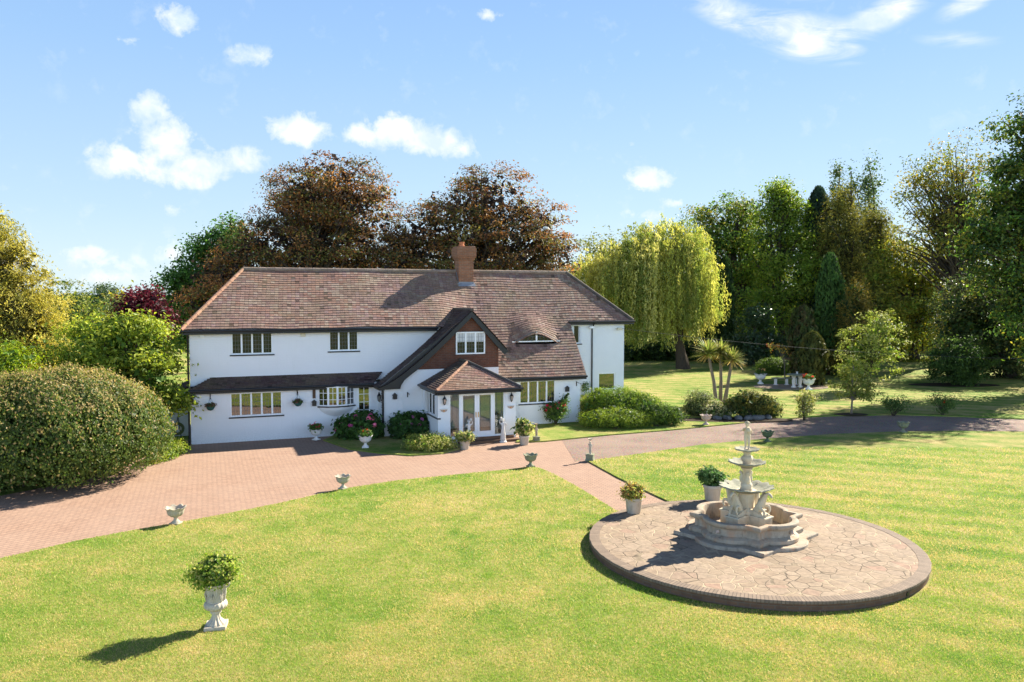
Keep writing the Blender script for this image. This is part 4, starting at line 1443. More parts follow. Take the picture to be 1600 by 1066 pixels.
    tree('sapling', 'young tree on a thin stem in a round bed beside the drive', 'tree', 40.1, 1332,
         [(1330, 585, 22, 20), (1322, 605, 22, 18), (1340, 605, 22, 18), (1332, 575, 14, 16), (1348, 618, 14, 10)],
         [(.19, .18, .05), (.13, .15, .03), (.10, .125, .025)], 120, 26, .13, .12, .055, nlimb=30, shell=(.3, 1.3), bark='bark_grey')
    tree('laurel_bush', 'rounded mid green bush on the far lawn at the right', 'bush', 53, 1497,
         [(1497, 560, 42, 30), (1475, 572, 26, 24), (1522, 568, 28, 26), (1500, 580, 40, 18), (1512, 592, 30, 8)],
         [(.045, .075, .018), (.06, .095, .022), (.035, .06, .016)], 250, 44, .22, .15, .1, nlimb=20, shell=(.4, 1.18), inner=(90, .28, GREEN_D))
    tree('maple', 'pale tree with a few coral leaves on bare branches by the stone table', 'tree', 57, 1228,
         [(1215, 545, 14, 8), (1232, 552, 12, 7), (1222, 538, 8, 7), (1205, 540, 5, 5)],
         [(.35, .22, .06), (.42, .14, .06), (.26, .25, .06)], 20, 14, .16, .16, .05, nlimb=20, shell=(.2, 1), bark='bark_grey', trunk_top=(-.3, 0, 2.6))
    for x, y, h_, lab in ((42, 47.5, 16, 'tall mixed green tree beyond the right edge of the view, nearest the drive'), (56, 63, 19, 'tall mixed green tree beyond the right edge of the view, farthest back'), (60, 51, 17, 'tall mixed green tree beyond the right edge of the view, farthest right')):
        t = thing('garden_tree', lab, 'tree', (x, y, .04), 0, 'trees out of view on the right')
        L = [(0, 0, h_ * .62, 5.0, 5.0, h_ * .36), (-1.5, 1, h_ * .45, 5, 5, 4.5), (1.5, -1, h_ * .5, 4.6, 4.6, 5)]
        V, F, C, ctr = crown(L, 230, 34, .6, .28, GREEN_M + OLIVE, shell=(.4, 1.1), void=0.0)
        np_mesh('crown', V, F, M['leaf'], t, C)
        b = B()
        branches(b, (0, 0, -.1), (0, 0, h_ * .8), .4, ctr, 24)
        b.build('trunk', M['bark'], t, smooth=60)
    # backing wood: a far mass of leaves with no trunk one could count
    lob = []
    for px in range(860, 1990, 38):
        lob.append((px, random.uniform(500, 530), 40, random.uniform(40, 62)))
        lob.append((px + 15, 560, 40, 34))
    L = plobes(98, 0, 0, lob, .8)
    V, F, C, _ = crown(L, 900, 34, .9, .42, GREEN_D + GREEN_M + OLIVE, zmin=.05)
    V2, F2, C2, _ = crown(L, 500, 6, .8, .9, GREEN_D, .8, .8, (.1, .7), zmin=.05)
    V, F, C = merge([(V, F, C), (V2, F2, C2)])
    o = np_mesh('wood', V, F, M['leaf'], None, C)
    tag(o, 'dark background wood closing the garden behind the specimen trees', 'wood', kind='stuff')
    for px, py, rx, ry, lab in ((1190, 480, 50, 80, 'mid green woodland tree filling the gap behind the dark holly'),
                                (1265, 470, 50, 90, 'mid green woodland tree behind the slender cypress'),
                                (1400, 500, 60, 80, 'olive woodland tree behind the pale fruit tree'),
                                (1480, 470, 60, 90, 'olive woodland tree below the open crown of the ash'),
                                (1560, 440, 70, 110, 'dull green woodland tree behind the right edge tree')):
        tree('woodland_tree', lab, 'tree', 90, px, [(px, py, rx, ry), (px - rx * .5, py + ry * .4, rx * .7, ry * .6), (px + rx * .5, py + ry * .3, rx * .7, ry * .7), (px, py + ry * .6, rx, ry * .5)],
             GREEN_M + OLIVE, 300, 50, .8, .32, .4, nlimb=20, group='woodland trees closing the right side', shell=(.4, 1.05), inner=(140, .6, GREEN_D))
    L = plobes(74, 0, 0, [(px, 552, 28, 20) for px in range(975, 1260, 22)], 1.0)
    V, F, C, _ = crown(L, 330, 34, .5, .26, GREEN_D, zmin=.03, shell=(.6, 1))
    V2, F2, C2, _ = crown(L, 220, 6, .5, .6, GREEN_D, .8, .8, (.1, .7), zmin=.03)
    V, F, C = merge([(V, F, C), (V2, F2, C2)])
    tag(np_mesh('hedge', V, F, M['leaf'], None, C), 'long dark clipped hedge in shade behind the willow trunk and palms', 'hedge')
    L = plobes(88, 0, 0, [(px, random.uniform(470, 500), 40, 34) for px in range(-300, 320, 34)] + [(px, 530, 40, 50) for px in range(-300, 320, 34)], .8)
    V, F, C, _ = crown(L, 420, 34, .9, .42, GREEN_D + OLIVE, zmin=.05)
    o = np_mesh('wood', V, F, M['leaf'], None, C)
    tag(o, 'dark belt of trees behind the golden conifer and the walnut', 'wood', kind='stuff')


def column(name, label, Y, px, base, top, w, pal, group=None, ragged=.12, bulge=.5):
    """upright conifer: overlapping upward sprays on a spindle outline"""
    X0 = tx(px, 560, Y).x
    zt = tx(px, top, Y).z - .04
    wr = w * Y / FPX
    t = thing(name, label, 'tree', (X0, Y, .04), 0, group)
    n = int(1500 + 5200 * min(1.5, (zt / 12) * (w / 28)))
    ph = RNG.uniform(0, 6.28, 6)
    h = RNG.random(n) ** .85
    prof = np.where(h < bulge, .80 + .20 * h / bulge, np.sqrt(np.clip(1 - ((h - bulge) / (1 - bulge)) ** 1.9, 0, 1)))
    th = RNG.uniform(0, 2 * np.pi, n)
    lump = 1 + ragged * (np.sin(3 * th + 7 * h + ph[0]) * .5 + np.sin(5 * th - 13 * h + ph[1]) * .4 + np.sin(2 * th + 23 * h + ph[2]) * .5)
    r = wr * prof * lump * (1 - .35 * RNG.random(n) ** 2.5) + .03
    pos = np.stack([r * np.cos(th), r * np.sin(th), .1 + h * (zt - .1) + RNG.normal(size=n) * .02 * zt * ragged], 1)
    d = np.stack([np.cos(th), np.sin(th), np.zeros(n)], 1)
    nrm = d + RNG.normal(size=(n, 3)) * .45 + np.array([0, 0, .25])
    tang = np.array([0, 0, 1.0]) + d * .45 + RNG.normal(size=(n, 3)) * .25
    cl = (np.floor(th * 2.2) * 13 + np.floor(h * zt * 1.3)).astype(int) % 97
    C = pal_colors(pal, 97, cl, .25, .3)
    sz = RNG.uniform(.6, 1.3, n) * 6.2 * Y / FPX
    V, F, C4 = leaf_arrays(pos, nrm, sz, .42, C, tang, .15)
    m = n // 3
    i = RNG.integers(0, n, m)
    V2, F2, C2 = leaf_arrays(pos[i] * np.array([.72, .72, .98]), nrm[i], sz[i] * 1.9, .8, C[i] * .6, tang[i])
    V, F, C = merge([(V, F, C4), (V2, F2, C2)])
    np_mesh('crown', V, F, M['needle'], t, C)
    B().tube([(0, 0, -.08), (0, 0, zt * .5), (0, 0, zt * .93)], [wr * .16 + .05, wr * .1, .02], 8).build('trunk', M['bark'], t, smooth=60)
    return t


def build_willow():
    Y, px = 65, 1068
    X0 = tx(px, 560, Y).x
    t = thing('weeping_willow', 'yellow weeping willow with hanging curtains of leaves right of the house', 'tree', (X0, Y, .04))
    k = Y / FPX
    # boughs: domes from whose shells the strands hang; the last number is how far down (picture height) they may reach
    boughs = [(1050, 392, 40, 34, 540), (1010, 408, 40, 34, 545), (975, 440, 40, 34, 545), (1072, 430, 26, 34, 530), (940, 440, 32, 30, 500), (1025, 440, 50, 30, 545),
              (1000, 375, 20, 16, 450), (1045, 366, 16, 12, 450), (1104, 466, 22, 18, 522), (920, 425, 20, 18, 480), (1060, 470, 34, 20, 545)]
    dom = plobes(Y, X0, Y, [b_[:4] for b_ in boughs], 1.0)
    wt = np.array([l[3] * l[5] for l in dom]) ** .8
    wt /= wt.sum()
    pal = np.array([(.31, .295, .08), (.25, .255, .06), (.37, .345, .12), (.14, .17, .04), (.19, .215, .052)])
    P, N_, T, S, C, tips = [], [], [], [], [], []
    for ci in range(250):
        i = RNG.choice(len(dom), p=wt)
        l = dom[i]
        zlow = max(1.5, tx(1000, boughs[i][4], Y).z)
        d0 = RNG.normal(size=3)
        d0[2] = abs(d0[2]) * .9 - .1
        d0 /= np.linalg.norm(d0)
        base = np.array(l[:3]) + d0 * np.array(l[3:6]) * RNG.uniform(.6, 1.28)
        tips.append(base)
        hc = pal[RNG.integers(0, len(pal))] * RNG.uniform(.75, 1.2)
        reach = zlow + (base[2] - zlow) * RNG.uniform(0, .75) ** 1.3
        for si in range(RNG.integers(3, 12)):
            st = base + RNG.normal(size=3) * np.array([.50, .50, .30])
            o = np.array([d0[0], d0[1], 0]) * RNG.uniform(.3, 1.0)
            zend = min(st[2] - .5, reach + RNG.uniform(-.5, 1.3))
            zend = max(zend, 1.3)
            L = st[2] - zend
            m = int(14 + 13 * L)
            q = np.sort(RNG.random(m))
            # rises a little from the bough, arches out and falls
            arch = np.clip(q / .22, 0, 1)
            sway = np.array([RNG.normal() * .12, RNG.normal() * .12])
            p = np.stack([st[0] + o[0] * np.sqrt(arch) + sway[0] * q * L * .4, st[1] + o[1] * np.sqrt(arch) + sway[1] * q * L * .4, st[2] + .35 * np.sin(arch * math.pi) - np.clip((q - .12) / .88, 0, 1) * L], 1)
            p += RNG.normal(size=(m, 3)) * np.array([.085, .085, .05])
            P.append(p)
            N_.append(RNG.normal(size=(m, 3)) * .7 + np.array([d0[0], d0[1], .25]))
            T.append(np.array([0, 0, -1.0]) + RNG.normal(size=(m, 3)) * .38)
            S.append(RNG.uniform(.17, .34, m))
            C.append(hc * RNG.uniform(.8, 1.2) * RNG.uniform(.8, 1.2, (m, 1)))
    V, F, C4 = leaf_arrays(np.concatenate(P), np.concatenate(N_), np.concatenate(S), .30, np.concatenate(C), np.concatenate(T))
    np_mesh('crown', V, F, M['leaf'], t, C4)
    b = B()
    branches(b, (0, 0, -.1), (-1.0, 0, 8.4), .5, np.array(tips), 80, .2)
    b.build('trunk', M['bark'], t, smooth=60)


build_trees()


# ------------------------------------------------------------------ hedges, shrubs, garden plants
def shrub(name, label, cat, loc, lobes, pal, ncl, per, crad, leaf, group=None, m='leaf', asp=.55, flat=.7, shell=(.7, 1.03), inner=None, flowers=None, stems=6, stem_h=.6, stem_r=.02, out=.7, tang_up=False, **kw):
    t = thing(name, label, cat, loc, 0, group)
    if tang_up:
        kw['tang_down'] = -.8
    V, F, C, ctr = crown(lobes, ncl, per, crad, leaf, pal, asp, flat, shell, out, zmin=.01, **kw)
    parts = [(V, F, C)]
    if inner:
        n_i, s_i, c_i = inner
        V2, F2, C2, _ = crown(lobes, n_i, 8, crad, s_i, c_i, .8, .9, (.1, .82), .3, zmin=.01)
        parts.append((V2, F2, C2))
    V, F, C = merge(parts)
    np_mesh('foliage', V, F, M[m], t, C)
    b = B()
    for i in range(stems):
        c = Vector(ctr[RNG.integers(0, len(ctr))])
        s = Vector((random.uniform(-.06, .06), random.uniform(-.06, .06), -.04))
        b.tube([s, s.lerp(c, .5) + Vector((0, 0, .1 * c.length)), c], [stem_r, stem_r * .7, stem_r * .35], 5, False)
    if stems:
        b.build('stems', M['bark'], t)
    if flowers:
        n, size, fpal, petn = flowers
        fl = []
        L = np.array(lobes)
        for _ in range(n):
            l = L[RNG.integers(0, len(L))]
            d = RNG.normal(size=3); d /= np.linalg.norm(d)
            d[2] = abs(d[2]) * .8
            d[1] = -abs(d[1])
            c = l[:3] + d * l[3:6] * 1.04
            col = np.array(fpal[RNG.integers(0, len(fpal))])
            dd = unit(RNG.normal(size=(petn, 3)))
            p = c + dd * size * .5
            fl.append(leaf_arrays(p, dd + RNG.normal(size=(petn, 3)) * .3, np.full(petn, size * .55), .8, col * RNG.uniform(.75, 1.2, (petn, 1))))
        V, F, C = merge(fl)
        np_mesh('flowers', V, F, M['petal'], t, C)
    return t


def build_shrubs():
    # the great hedge on the left, clipped to a rounded block
    t = thing('clipped_hedge', 'huge rounded clipped hedge with pinkish new tips at the left of the drive', 'hedge', (-14.85, 25.9, 0))
    parts = []
    n = 74000
    d = unit(RNG.normal(size=(n, 3)))
    d[:, 2] = np.where(d[:, 2] < -.5, -d[:, 2], d[:, 2])
    p = np.sign(d) * np.abs(d) ** .96
    seg = RNG.random(n) < .40
    ctr = np.where(seg[:, None], np.array([-3.3, -.1, .85]), np.array([0, 0, 1.42]))
    rad = np.where(seg[:, None], np.array([3.6, 2.9, 1.72]), np.array([3.42, 3.35, 2.16]))
    lump = 1 + .03 * np.sin(d[:, :1] * 9 + d[:, 2:] * 7) + .025 * np.sin(d[:, 1:2] * 13 + d[:, :1] * 11) + .02 * np.sin(d[:, :1] * 29 + d[:, 2:] * 23 + 2 * np.sin(d[:, 1:2] * 17))
    pos = ctr + p * rad * lump * (1 - .14 * RNG.random((n, 1)) ** 2) / 1.02
    pos[:, 2] = np.maximum(pos[:, 2], RNG.random(n) * .3)
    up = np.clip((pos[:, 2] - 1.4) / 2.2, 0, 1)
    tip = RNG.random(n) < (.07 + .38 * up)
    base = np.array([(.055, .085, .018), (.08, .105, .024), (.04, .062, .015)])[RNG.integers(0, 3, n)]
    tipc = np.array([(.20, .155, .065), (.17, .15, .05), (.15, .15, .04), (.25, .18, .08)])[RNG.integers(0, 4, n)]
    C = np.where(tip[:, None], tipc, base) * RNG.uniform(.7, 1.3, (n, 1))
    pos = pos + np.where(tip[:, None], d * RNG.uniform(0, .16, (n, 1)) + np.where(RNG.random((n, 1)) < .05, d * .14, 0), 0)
    tang = d * .8 + np.array([0, 0, .9]) + RNG.normal(size=(n, 3)) * .5
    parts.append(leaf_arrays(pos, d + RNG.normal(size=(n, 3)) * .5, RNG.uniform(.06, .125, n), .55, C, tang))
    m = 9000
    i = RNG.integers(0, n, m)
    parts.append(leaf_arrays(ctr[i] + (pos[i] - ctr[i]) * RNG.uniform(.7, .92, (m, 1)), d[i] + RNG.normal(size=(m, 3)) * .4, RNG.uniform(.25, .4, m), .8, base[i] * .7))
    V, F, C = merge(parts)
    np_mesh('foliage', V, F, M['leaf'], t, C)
    b = B()
    for k in range(14):
        x, y = random.uniform(-6, 2), random.uniform(-1.2, 1.2)
        b.tube([(x, y, -.05), (x + random.uniform(-.3, .3), y, 1.2), (x + random.uniform(-.5, .5), y, 1.9)], [.05, .04, .02], 6)
    b.build('stems', M['bark'], t)
    p = at(262, 720)
    shrub('low_hedge', 'small bright green clipped hedge tucked behind the end of the huge hedge', 'hedge', (p.x - .2, p.y + .5, 0), [(0, 0, .22, .35, 1.6, .28)], GREEN_L, 90, 40, .1, .07, inner=(60, .12, GREEN_M), stems=3)
    # beside the porch
    p = hp(6.55, -1.15)
    pink = [(.55, .13, .24), (.42, .10, .22), (.60, .22, .30)]
    hyd = [(.038, .078, .018), (.05, .10, .022), (.03, .06, .016)]
    shrub('hydrangea', 'pink flowered hydrangea in front of the glazed side door', 'shrub', (p.x, p.y, .04), [(0, 0, .50, .82, .62, .52), (-.45, 0, .38, .50, .5, .40), (.45, 0, .45, .45, .5, .5), (.2, 0, .75, .45, .4, .35)], hyd, 190, 30, .12, .15, group='hydrangeas by the porch', asp=.75, inner=(120, .2, GREEN_D), flowers=(17, .17, pink, 46))
    p = hp(8.55, -1.75)
    shrub('hydrangea', 'dark hydrangea with few mauve blooms left of the porch side window', 'shrub', (p.x, p.y, .04), [(0, 0, .50, .78, .5, .52), (.35, 0, .55, .45, .4, .4), (-.35, 0, .45, .45, .45, .42)], hyd[:1] + [(.032, .062, .018)], 170, 30, .12, .14, group='hydrangeas by the porch', asp=.75, inner=(120, .2, GREEN_D), flowers=(7, .14, [(.42, .16, .30), (.34, .12, .24)], 40))
    p = at(667, 706)
    shrub('variegated_shrub', 'low spreading yellow variegated shrub at the porch corner', 'shrub', (p.x, p.y + .25, .04), [(0, 0, .25, .92, .55, .34), (-.45, .1, .22, .5, .5, .28), (.5, 0, .22, .5, .45, .26)], [(.20, .21, .05), (.09, .13, .025), (.30, .28, .10), (.14, .17, .035)], 200, 30, .1, .085, inner=(110, .12, GREEN_M), stems=4)
    p = hp(13.0, -1.25)
    shrub('photinia', 'bronze red tipped shrub growing in the corner right of the porch', 'shrub', (p.x, p.y, .05), [(0, 0, .6, .32, .32, .48), (.1, 0, .95, .25, .25, .28)], [(.07, .085, .02), (.05, .07, .018), (.16, .07, .03)], 90, 28, .1, .1, inner=(50, .14, GREEN_D))
    p = at(868, 665)
    shrub('rose_bush', 'tall pink and red flowering rose against the white wall', 'shrub', (p.x, p.y, .05), [(-.05, 0, .55, .45, .4, .42), (.22, 0, .75, .30, .3, .35), (-.25, 0, .80, .30, .3, .22), (.42, 0, 1.15, .13, .12, .28)], [(.07, .115, .025), (.09, .13, .03), (.05, .085, .02)], 110, 22, .10, .09, shell=(.35, 1.05), flowers=(11, .085, [(.50, .04, .10), (.60, .10, .2), (.45, .03, .04)], 34), inner=(40, .13, GREEN_D), stems=14)
    # evergreen group at the right corner of the house
    def W(px, py, Y):
        return tx(px, py, Y)
    def mound(name, label, px, base_py, lst, pal, ncl, per, crad, leaf, **kw):
        q = at(px, base_py)
        L = plobes(q.y + .5, q.x, q.y, lst, 1.0, .1)
        L = [(a, b_, max(c, f * .5), d, e, f) for a, b_, c, d, e, f in L]
        return shrub(name, label, 'shrub', (q.x, q.y, .05), L, pal, ncl, per, crad, leaf, **kw)
    JUN = [(.105, .155, .022), (.14, .18, .028), (.07, .11, .02)]
    mound('juniper', 'tall domed green juniper behind the lower spreading ones by the house corner', 975, 662, [(965, 630, 46, 20), (1000, 634, 30, 18), (940, 628, 28, 17), (970, 645, 40, 16)], JUN, 620, 44, .13, .085, m='leaf', asp=.4, inner=(200, .2, GREEN_D), group='spreading junipers by the house corner', tang_up=True)
    mound('juniper', 'low bright spreading juniper nearest the drive by the house corner', 965, 672, [(960, 655, 45, 12), (930, 658, 25, 10), (985, 658, 30, 11)], [(.12, .16, .025), (.15, .18, .03), (.08, .115, .02)], 480, 44, .12, .08, m='leaf', asp=.4, inner=(150, .18, GREEN_D), group='spreading junipers by the house corner', tang_up=True)
    mound('juniper', 'dark spreading juniper at the right end of the evergreen group', 1030, 668, [(1020, 648, 32, 14), (1045, 652, 24, 12), (1000, 655, 24, 11)], [(.055, .09, .018), (.08, .115, .02), (.045, .07, .018)], 240, 34, .14, .11, m='needle', asp=.4, inner=(150, .18, GREEN_D), group='spreading junipers by the house corner', tang_up=True)
    mound('euonymus', 'golden yellow leafed shrub left of the junipers against the house corner', 925, 662, [(922, 636, 16, 16), (932, 650, 14, 12), (914, 650, 10, 12)], [(.23, .215, .05), (.17, .17, .035), (.12, .135, .03)], 130, 30, .12, .1, inner=(60, .15, GREEN_M))
    mound('wall_climber', 'dark leafy climber in the corner beside the downpipe', 915, 652, [(914, 612, 5, 14), (912, 630, 6, 14)], GREEN_M, 40, 20, .1, .09)
    # palm bed shrubs
    mound('silver_shrub', 'rounded grey green shrub left of the palm stems', 1092, 652, [(1092, 632, 20, 20), (1085, 640, 14, 14), (1105, 640, 14, 14)], [(.11, .125, .045), (.085, .10, .035), (.15, .155, .06)], 170, 30, .14, .1, inner=(90, .16, GREEN_D))
    mound('flowering_shrub', 'loose cream variegated shrub at the foot of the palm stems', 1122, 656, [(1120, 640, 18, 14), (1135, 645, 14, 10), (1110, 650, 14, 8)], [(.26, .25, .12), (.15, .17, .05), (.10, .12, .03), (.33, .30, .18)], 130, 28, .12, .1, shell=(.45, 1.05), inner=(40, .15, GREEN_D))
    mound('dwarf_pine', 'dark cloud shaped dwarf pine right of the palms over the rocks', 1180, 656, [(1165, 628, 20, 14), (1190, 632, 20, 13), (1205, 642, 14, 11), (1150, 635, 16, 10), (1175, 645, 26, 10)], [(.085, .085, .02), (.06, .065, .017), (.11, .10, .026), (.045, .05, .015)], 240, 34, .14, .11, m='needle', asp=.4, inner=(150, .2, GREEN_D), tang_up=True)
    q = at(1210, 585)
    shrub('dome_hedge', 'low clipped dome of green hedge behind the stone table', 'hedge', (q.x, q.y, .05), [(0, 0, .55, 1.35, 1.0, .62)], [(.075, .11, .022), (.09, .125, .024), (.055, .085, .018)], 260, 30, .14, .12, inner=(140, .2, GREEN_D), stems=0)
    q = at(1257, 657)
    shrub('abutilon', 'loose pale yellow flowered shrub on the far verge of the gravel drive', 'shrub', (q.x, q.y, .05), [(0, 0, .45, .35, .3, .42), (-.25, 0, 1.0, .28, .25, .28), (.15, 0, 1.0, .3, .3, .45), (.55, 0, 1.0, .16, .16, .18)], [(.22, .22, .06), (.15, .17, .035), (.32, .29, .14)], 70, 20, .12, .11, shell=(.2, 1.05), stems=14)
    for px, lab, fl in ((1396, 'leafy rose bush left of the two in the far verge, without blooms', None), (1474, 'thin rose bush with one red bloom, right of the two in the far verge', (1, .10, [(.55, .05, .03)], 30))):
        q = at(px, 650)
        shrub('rose', lab, 'shrub', (q.x, q.y, .05), [(-.3, 0, .75, .4, .4, .3), (.35, 0, .6, .4, .4, .35), (0, 0, .45, .45, .4, .3)], [(.06, .095, .024), (.08, .115, .03), (.05, .08, .02)], 60, 18, .13, .1, group='roses along the far verge', shell=(.3, 1.05), stems=16, flowers=fl)


build_shrubs()


def build_palms():
    specs = [((1127, 672 - 0), (1107, 552), 'cabbage palm with the largest head, left one of the three stems', 1.25, 3.6),
             ((1131, 672), (1126, 550), 'cabbage palm with the middle stem of the three, partly hidden', 1.1, 3.6),
             ((1127, 674), (1144, 562), 'cabbage palm leaning right with the lowest head of the three', 1.05, 3.2)]
    for k, (bp, tp, lab, s, h) in enumerate(specs):
        Yb = 44.0 + .5 * (k % 2)
        base = tx((1120, 1126, 1132)[k], 600, Yb)
        topp = tx(tp[0], tp[1], Yb)
        t = thing('cabbage_palm', lab, 'palm tree', (base.x, Yb, .04), 0, 'cabbage palms in the rock bed')
        top = Vector((topp.x - base.x, 0, topp.z - .04))
        b = B()
        b.tube([(0, 0, -.1), top * .4 + Vector((.03, 0, .1)), top * .75, top], [.13, .09, .085, .08], 9)
        b.build('trunk', M['bark_grey'], t, smooth=60)
        n = 230
        V, F, C = [], [], []
        for i in range(n):
            d = Vector(RNG.normal(size=3))
            d.normalize()
            if d.z < -.55:
                d.z = -d.z * .6
                d.normalize()
            side = d.cross(Vector((0, 0, 1)))
            side = side.normalized() if side.length > .1 else Vector((1, 0, 0))
            L = random.uniform(.7, 1.0) * s * .98
            w = .03 * s
            drp = .16 if d.z > -.1 else .06
            col = random.choice([(.12, .145, .035), (.16, .175, .05), (.09, .115, .028), (.22, .20, .07)])
            if d.z < -.2:
                col = random.choice([(.20, .15, .06), (.26, .2, .09), (.12, .12, .035)])
            kk = random.uniform(.75, 1.25)
            o = len(V)
            for q, ww in ((0, .6), (.4, 1.0), (.75, .75), (1.0, .08)):
                p = top + d * L * q + Vector((0, 0, -drp * L * q * q))
                V += [p - side * w * ww, p + side * w * ww]
                C += [tuple(x * kk for x in col)] * 2
            for q in range(3):
                F.append((o + 2 * q, o + 2 * q + 1, o + 2 * q + 3, o + 2 * q + 2))
        np_mesh('crown', [tuple(p) for p in V], F, M['leaf'], t, np.array(C))


build_palms()


# ------------------------------------------------------------------ stonework
def scallop(amp, lobes, rows):
    return lambda th, i: (1 + amp * math.cos(lobes * th) * rows.get(i, 0), 0.02 * amp * 10 * math.cos(lobes * th) * rows.get(i, 0) * .3)


def low_urn(label, px, py, material, s=1.0, z=.05, flowers=None, group='shell bowl urns along the drive', name='garden_urn'):
    p = at(px, py)
    t = thing(name, label, 'urn', (p.x, p.y, z), random.uniform(0, 6), group)
    b = B()
    b.box(-.115 * s, .115 * s, -.115 * s, .115 * s, -.01, .035 * s)
    b.build('plinth', M[material], t, bevel=.006)
    b = B()
    b.lathe([(.10 * s, .035 * s), (.095 * s, .055 * s), (.055 * s, .085 * s), (.042 * s, .13 * s), (.05 * s, .155 * s), (.042 * s, .165 * s)], 24)
    b.build('foot', M[material], t, smooth=45)
    b = B()
    pr = [(.045, .16), (.12, .185), (.175, .235), (.195, .30), (.20, .345), (.235, .38), (.245, .40), (.215, .40), (.18, .35), (.10, .28), (.01, .26)]
    b.lathe([(r * s, h * s) for r, h in pr], 48, rf=lambda th, i: ((1 + .05 * math.cos(8 * th), 0) if 1 <= i <= 4 else ((1 + .06 * math.cos(8 * th), .018 * s * math.cos(8 * th)) if i in (5, 6, 7) else 1.0)))
    b.build('bowl', M[material], t, smooth=50)
    if flowers:
        pal, seed = flowers
        V, F, C, _ = crown([(0, 0, .46 * s, .20 * s, .2 * s, .12 * s)], 30, 26, .06, .07, [(.05, .09, .02), (.07, .12, .025)], .75)
        np_mesh('foliage', V, F, M['leaf'], t, C)
        V, F, C, _ = crown([(0, 0, .53 * s, .19 * s, .19 * s, .10 * s)], 9, 22, .026, .045, pal, .8, 1.0, (.6, 1.05))
        np_mesh('flowers', V, F, M['petal'], t, C)
    return t


def pot(label, p, s, plant_pal, lob, leaf, material='stone', n=60, per=34, z=.0, inner=True, name='plant_pot', group=None, crad=.08):
    t = thing(name, label, 'potted plant', (p.x, p.y, z), random.uniform(0, 6), group)
    b = B()
    b.lathe([(.15 * s, 0), (.165 * s, .02 * s), (.19 * s, .28 * s), (.205 * s, .30 * s), (.215 * s, .31 * s), (.218 * s, .36 * s), (.20 * s, .375 * s), (.185 * s, .36 * s), (.18 * s, .32 * s), (.01, .32 * s)], 36)
    o = b.build('pot', M[material], t, smooth=35)
    B().lathe([(.18 * s, .325 * s), (.01, .335 * s)], 20).build('soil', M['soil'], t)
    V, F, C, ctr = crown(lob, n, per, crad, leaf, plant_pal, .5, .7, (.3, 1.05), .5)
    parts = [(V, F, C)]
    if inner:
        V2, F2, C2, _ = crown(lob, n // 2, 6, crad, leaf * 1.6, GREEN_D, .8, .8, (.1, .7), .3)
        parts.append((V2, F2, C2))
    V, F, C = merge(parts)
    np_mesh('foliage', V, F, M['leaf'], t, C)
    b = B()
    for i in range(10):
        c = Vector(ctr[RNG.integers(0, len(ctr))])
        b.tube([(random.uniform(-.04, .04), random.uniform(-.04, .04), .3 * s), c.lerp(Vector((0, 0, .3 * s)), .4) + Vector((0, 0, .04)), c], [.008, .006, .004], 5, False)
    b.build('stems', M['bark'], t)
    return t


def lady(label, p, rz, mirror=1):
    t = thing('statue', label, 'statue', (p.x, p.y, 0.004), rz, 'pair of lady statues at the porch step')
    B().lathe([(.155, 0), (.155, .035), (.125, .05), (.11, .075)], 28).build('base', M['marble'], t, smooth=40)
    s = mirror
    pts = [(0, 0, .56, .068, .058), (0, 0, .46, .082, .07), (0, 0, .30, .078, .07), (.01 * s, -.01, .16, .088, .08), (.015 * s, -.01, .075, .115, .10), (0, .005, .66, .062, .05), (0, 0, .745, .072, .05),
           (0, 0, .80, .03), (0, -.012, .84, .03), (0, -.015, .89, .050, .052), (0, -.01, .935, .036, .04),
           (.082, 0, .765, .03), (.14, -.02, .80, .023), (.12, -.05, .90, .018), (.07, -.04, .945, .018),
           (-.082, 0, .765, .03), (-.155, -.03, .70, .022), (-.13, -.09, .79, .018), (-.06, -.10, .82, .017)]
    ed = [(0, 1), (1, 2), (2, 3), (3, 4), (0, 5), (5, 6), (6, 7), (7, 8), (8, 9), (9, 10), (6, 11), (11, 12), (12, 13), (13, 14), (6, 15), (15, 16), (16, 17), (17, 18)]
    pts = [(q[0] * s, *q[1:]) for q in pts]
    o = skin('figure', pts, ed, M['marble'], t)
    b = B()
    b.ball((0, -.07, .885), .010, 8).tube([(0, .02, .955), (.05, .02, .94), (.055, .035, .88), (0, .05, .86), (-.055, .035, .88), (-.05, .02, .94), (0, .02, .955)], .018, 6)
    b.lathe([(.012, .94), (.035, .955), (.05, .99), (.03, 1.02), (.04, 1.03)], 14, (.075 * s, -.03, 0))
    b.build('hair_and_jar', M['marble'], t, smooth=60)
    # folds of the robe
    b = B()
    for k in range(9):
        a = k * 2 * math.pi / 9
        b.tube([(.115 * math.cos(a), .10 * math.sin(a), .07), (.092 * math.cos(a + .15), .083 * math.sin(a + .15), .2), (.085 * math.cos(a + .3), .075 * math.sin(a + .3), .34), (.06 * math.cos(a + .4), .05 * math.sin(a + .4), .55)], [.018, .014, .011, .006], 6)
    b.build('robe', M['marble'], t, smooth=60)
    return t


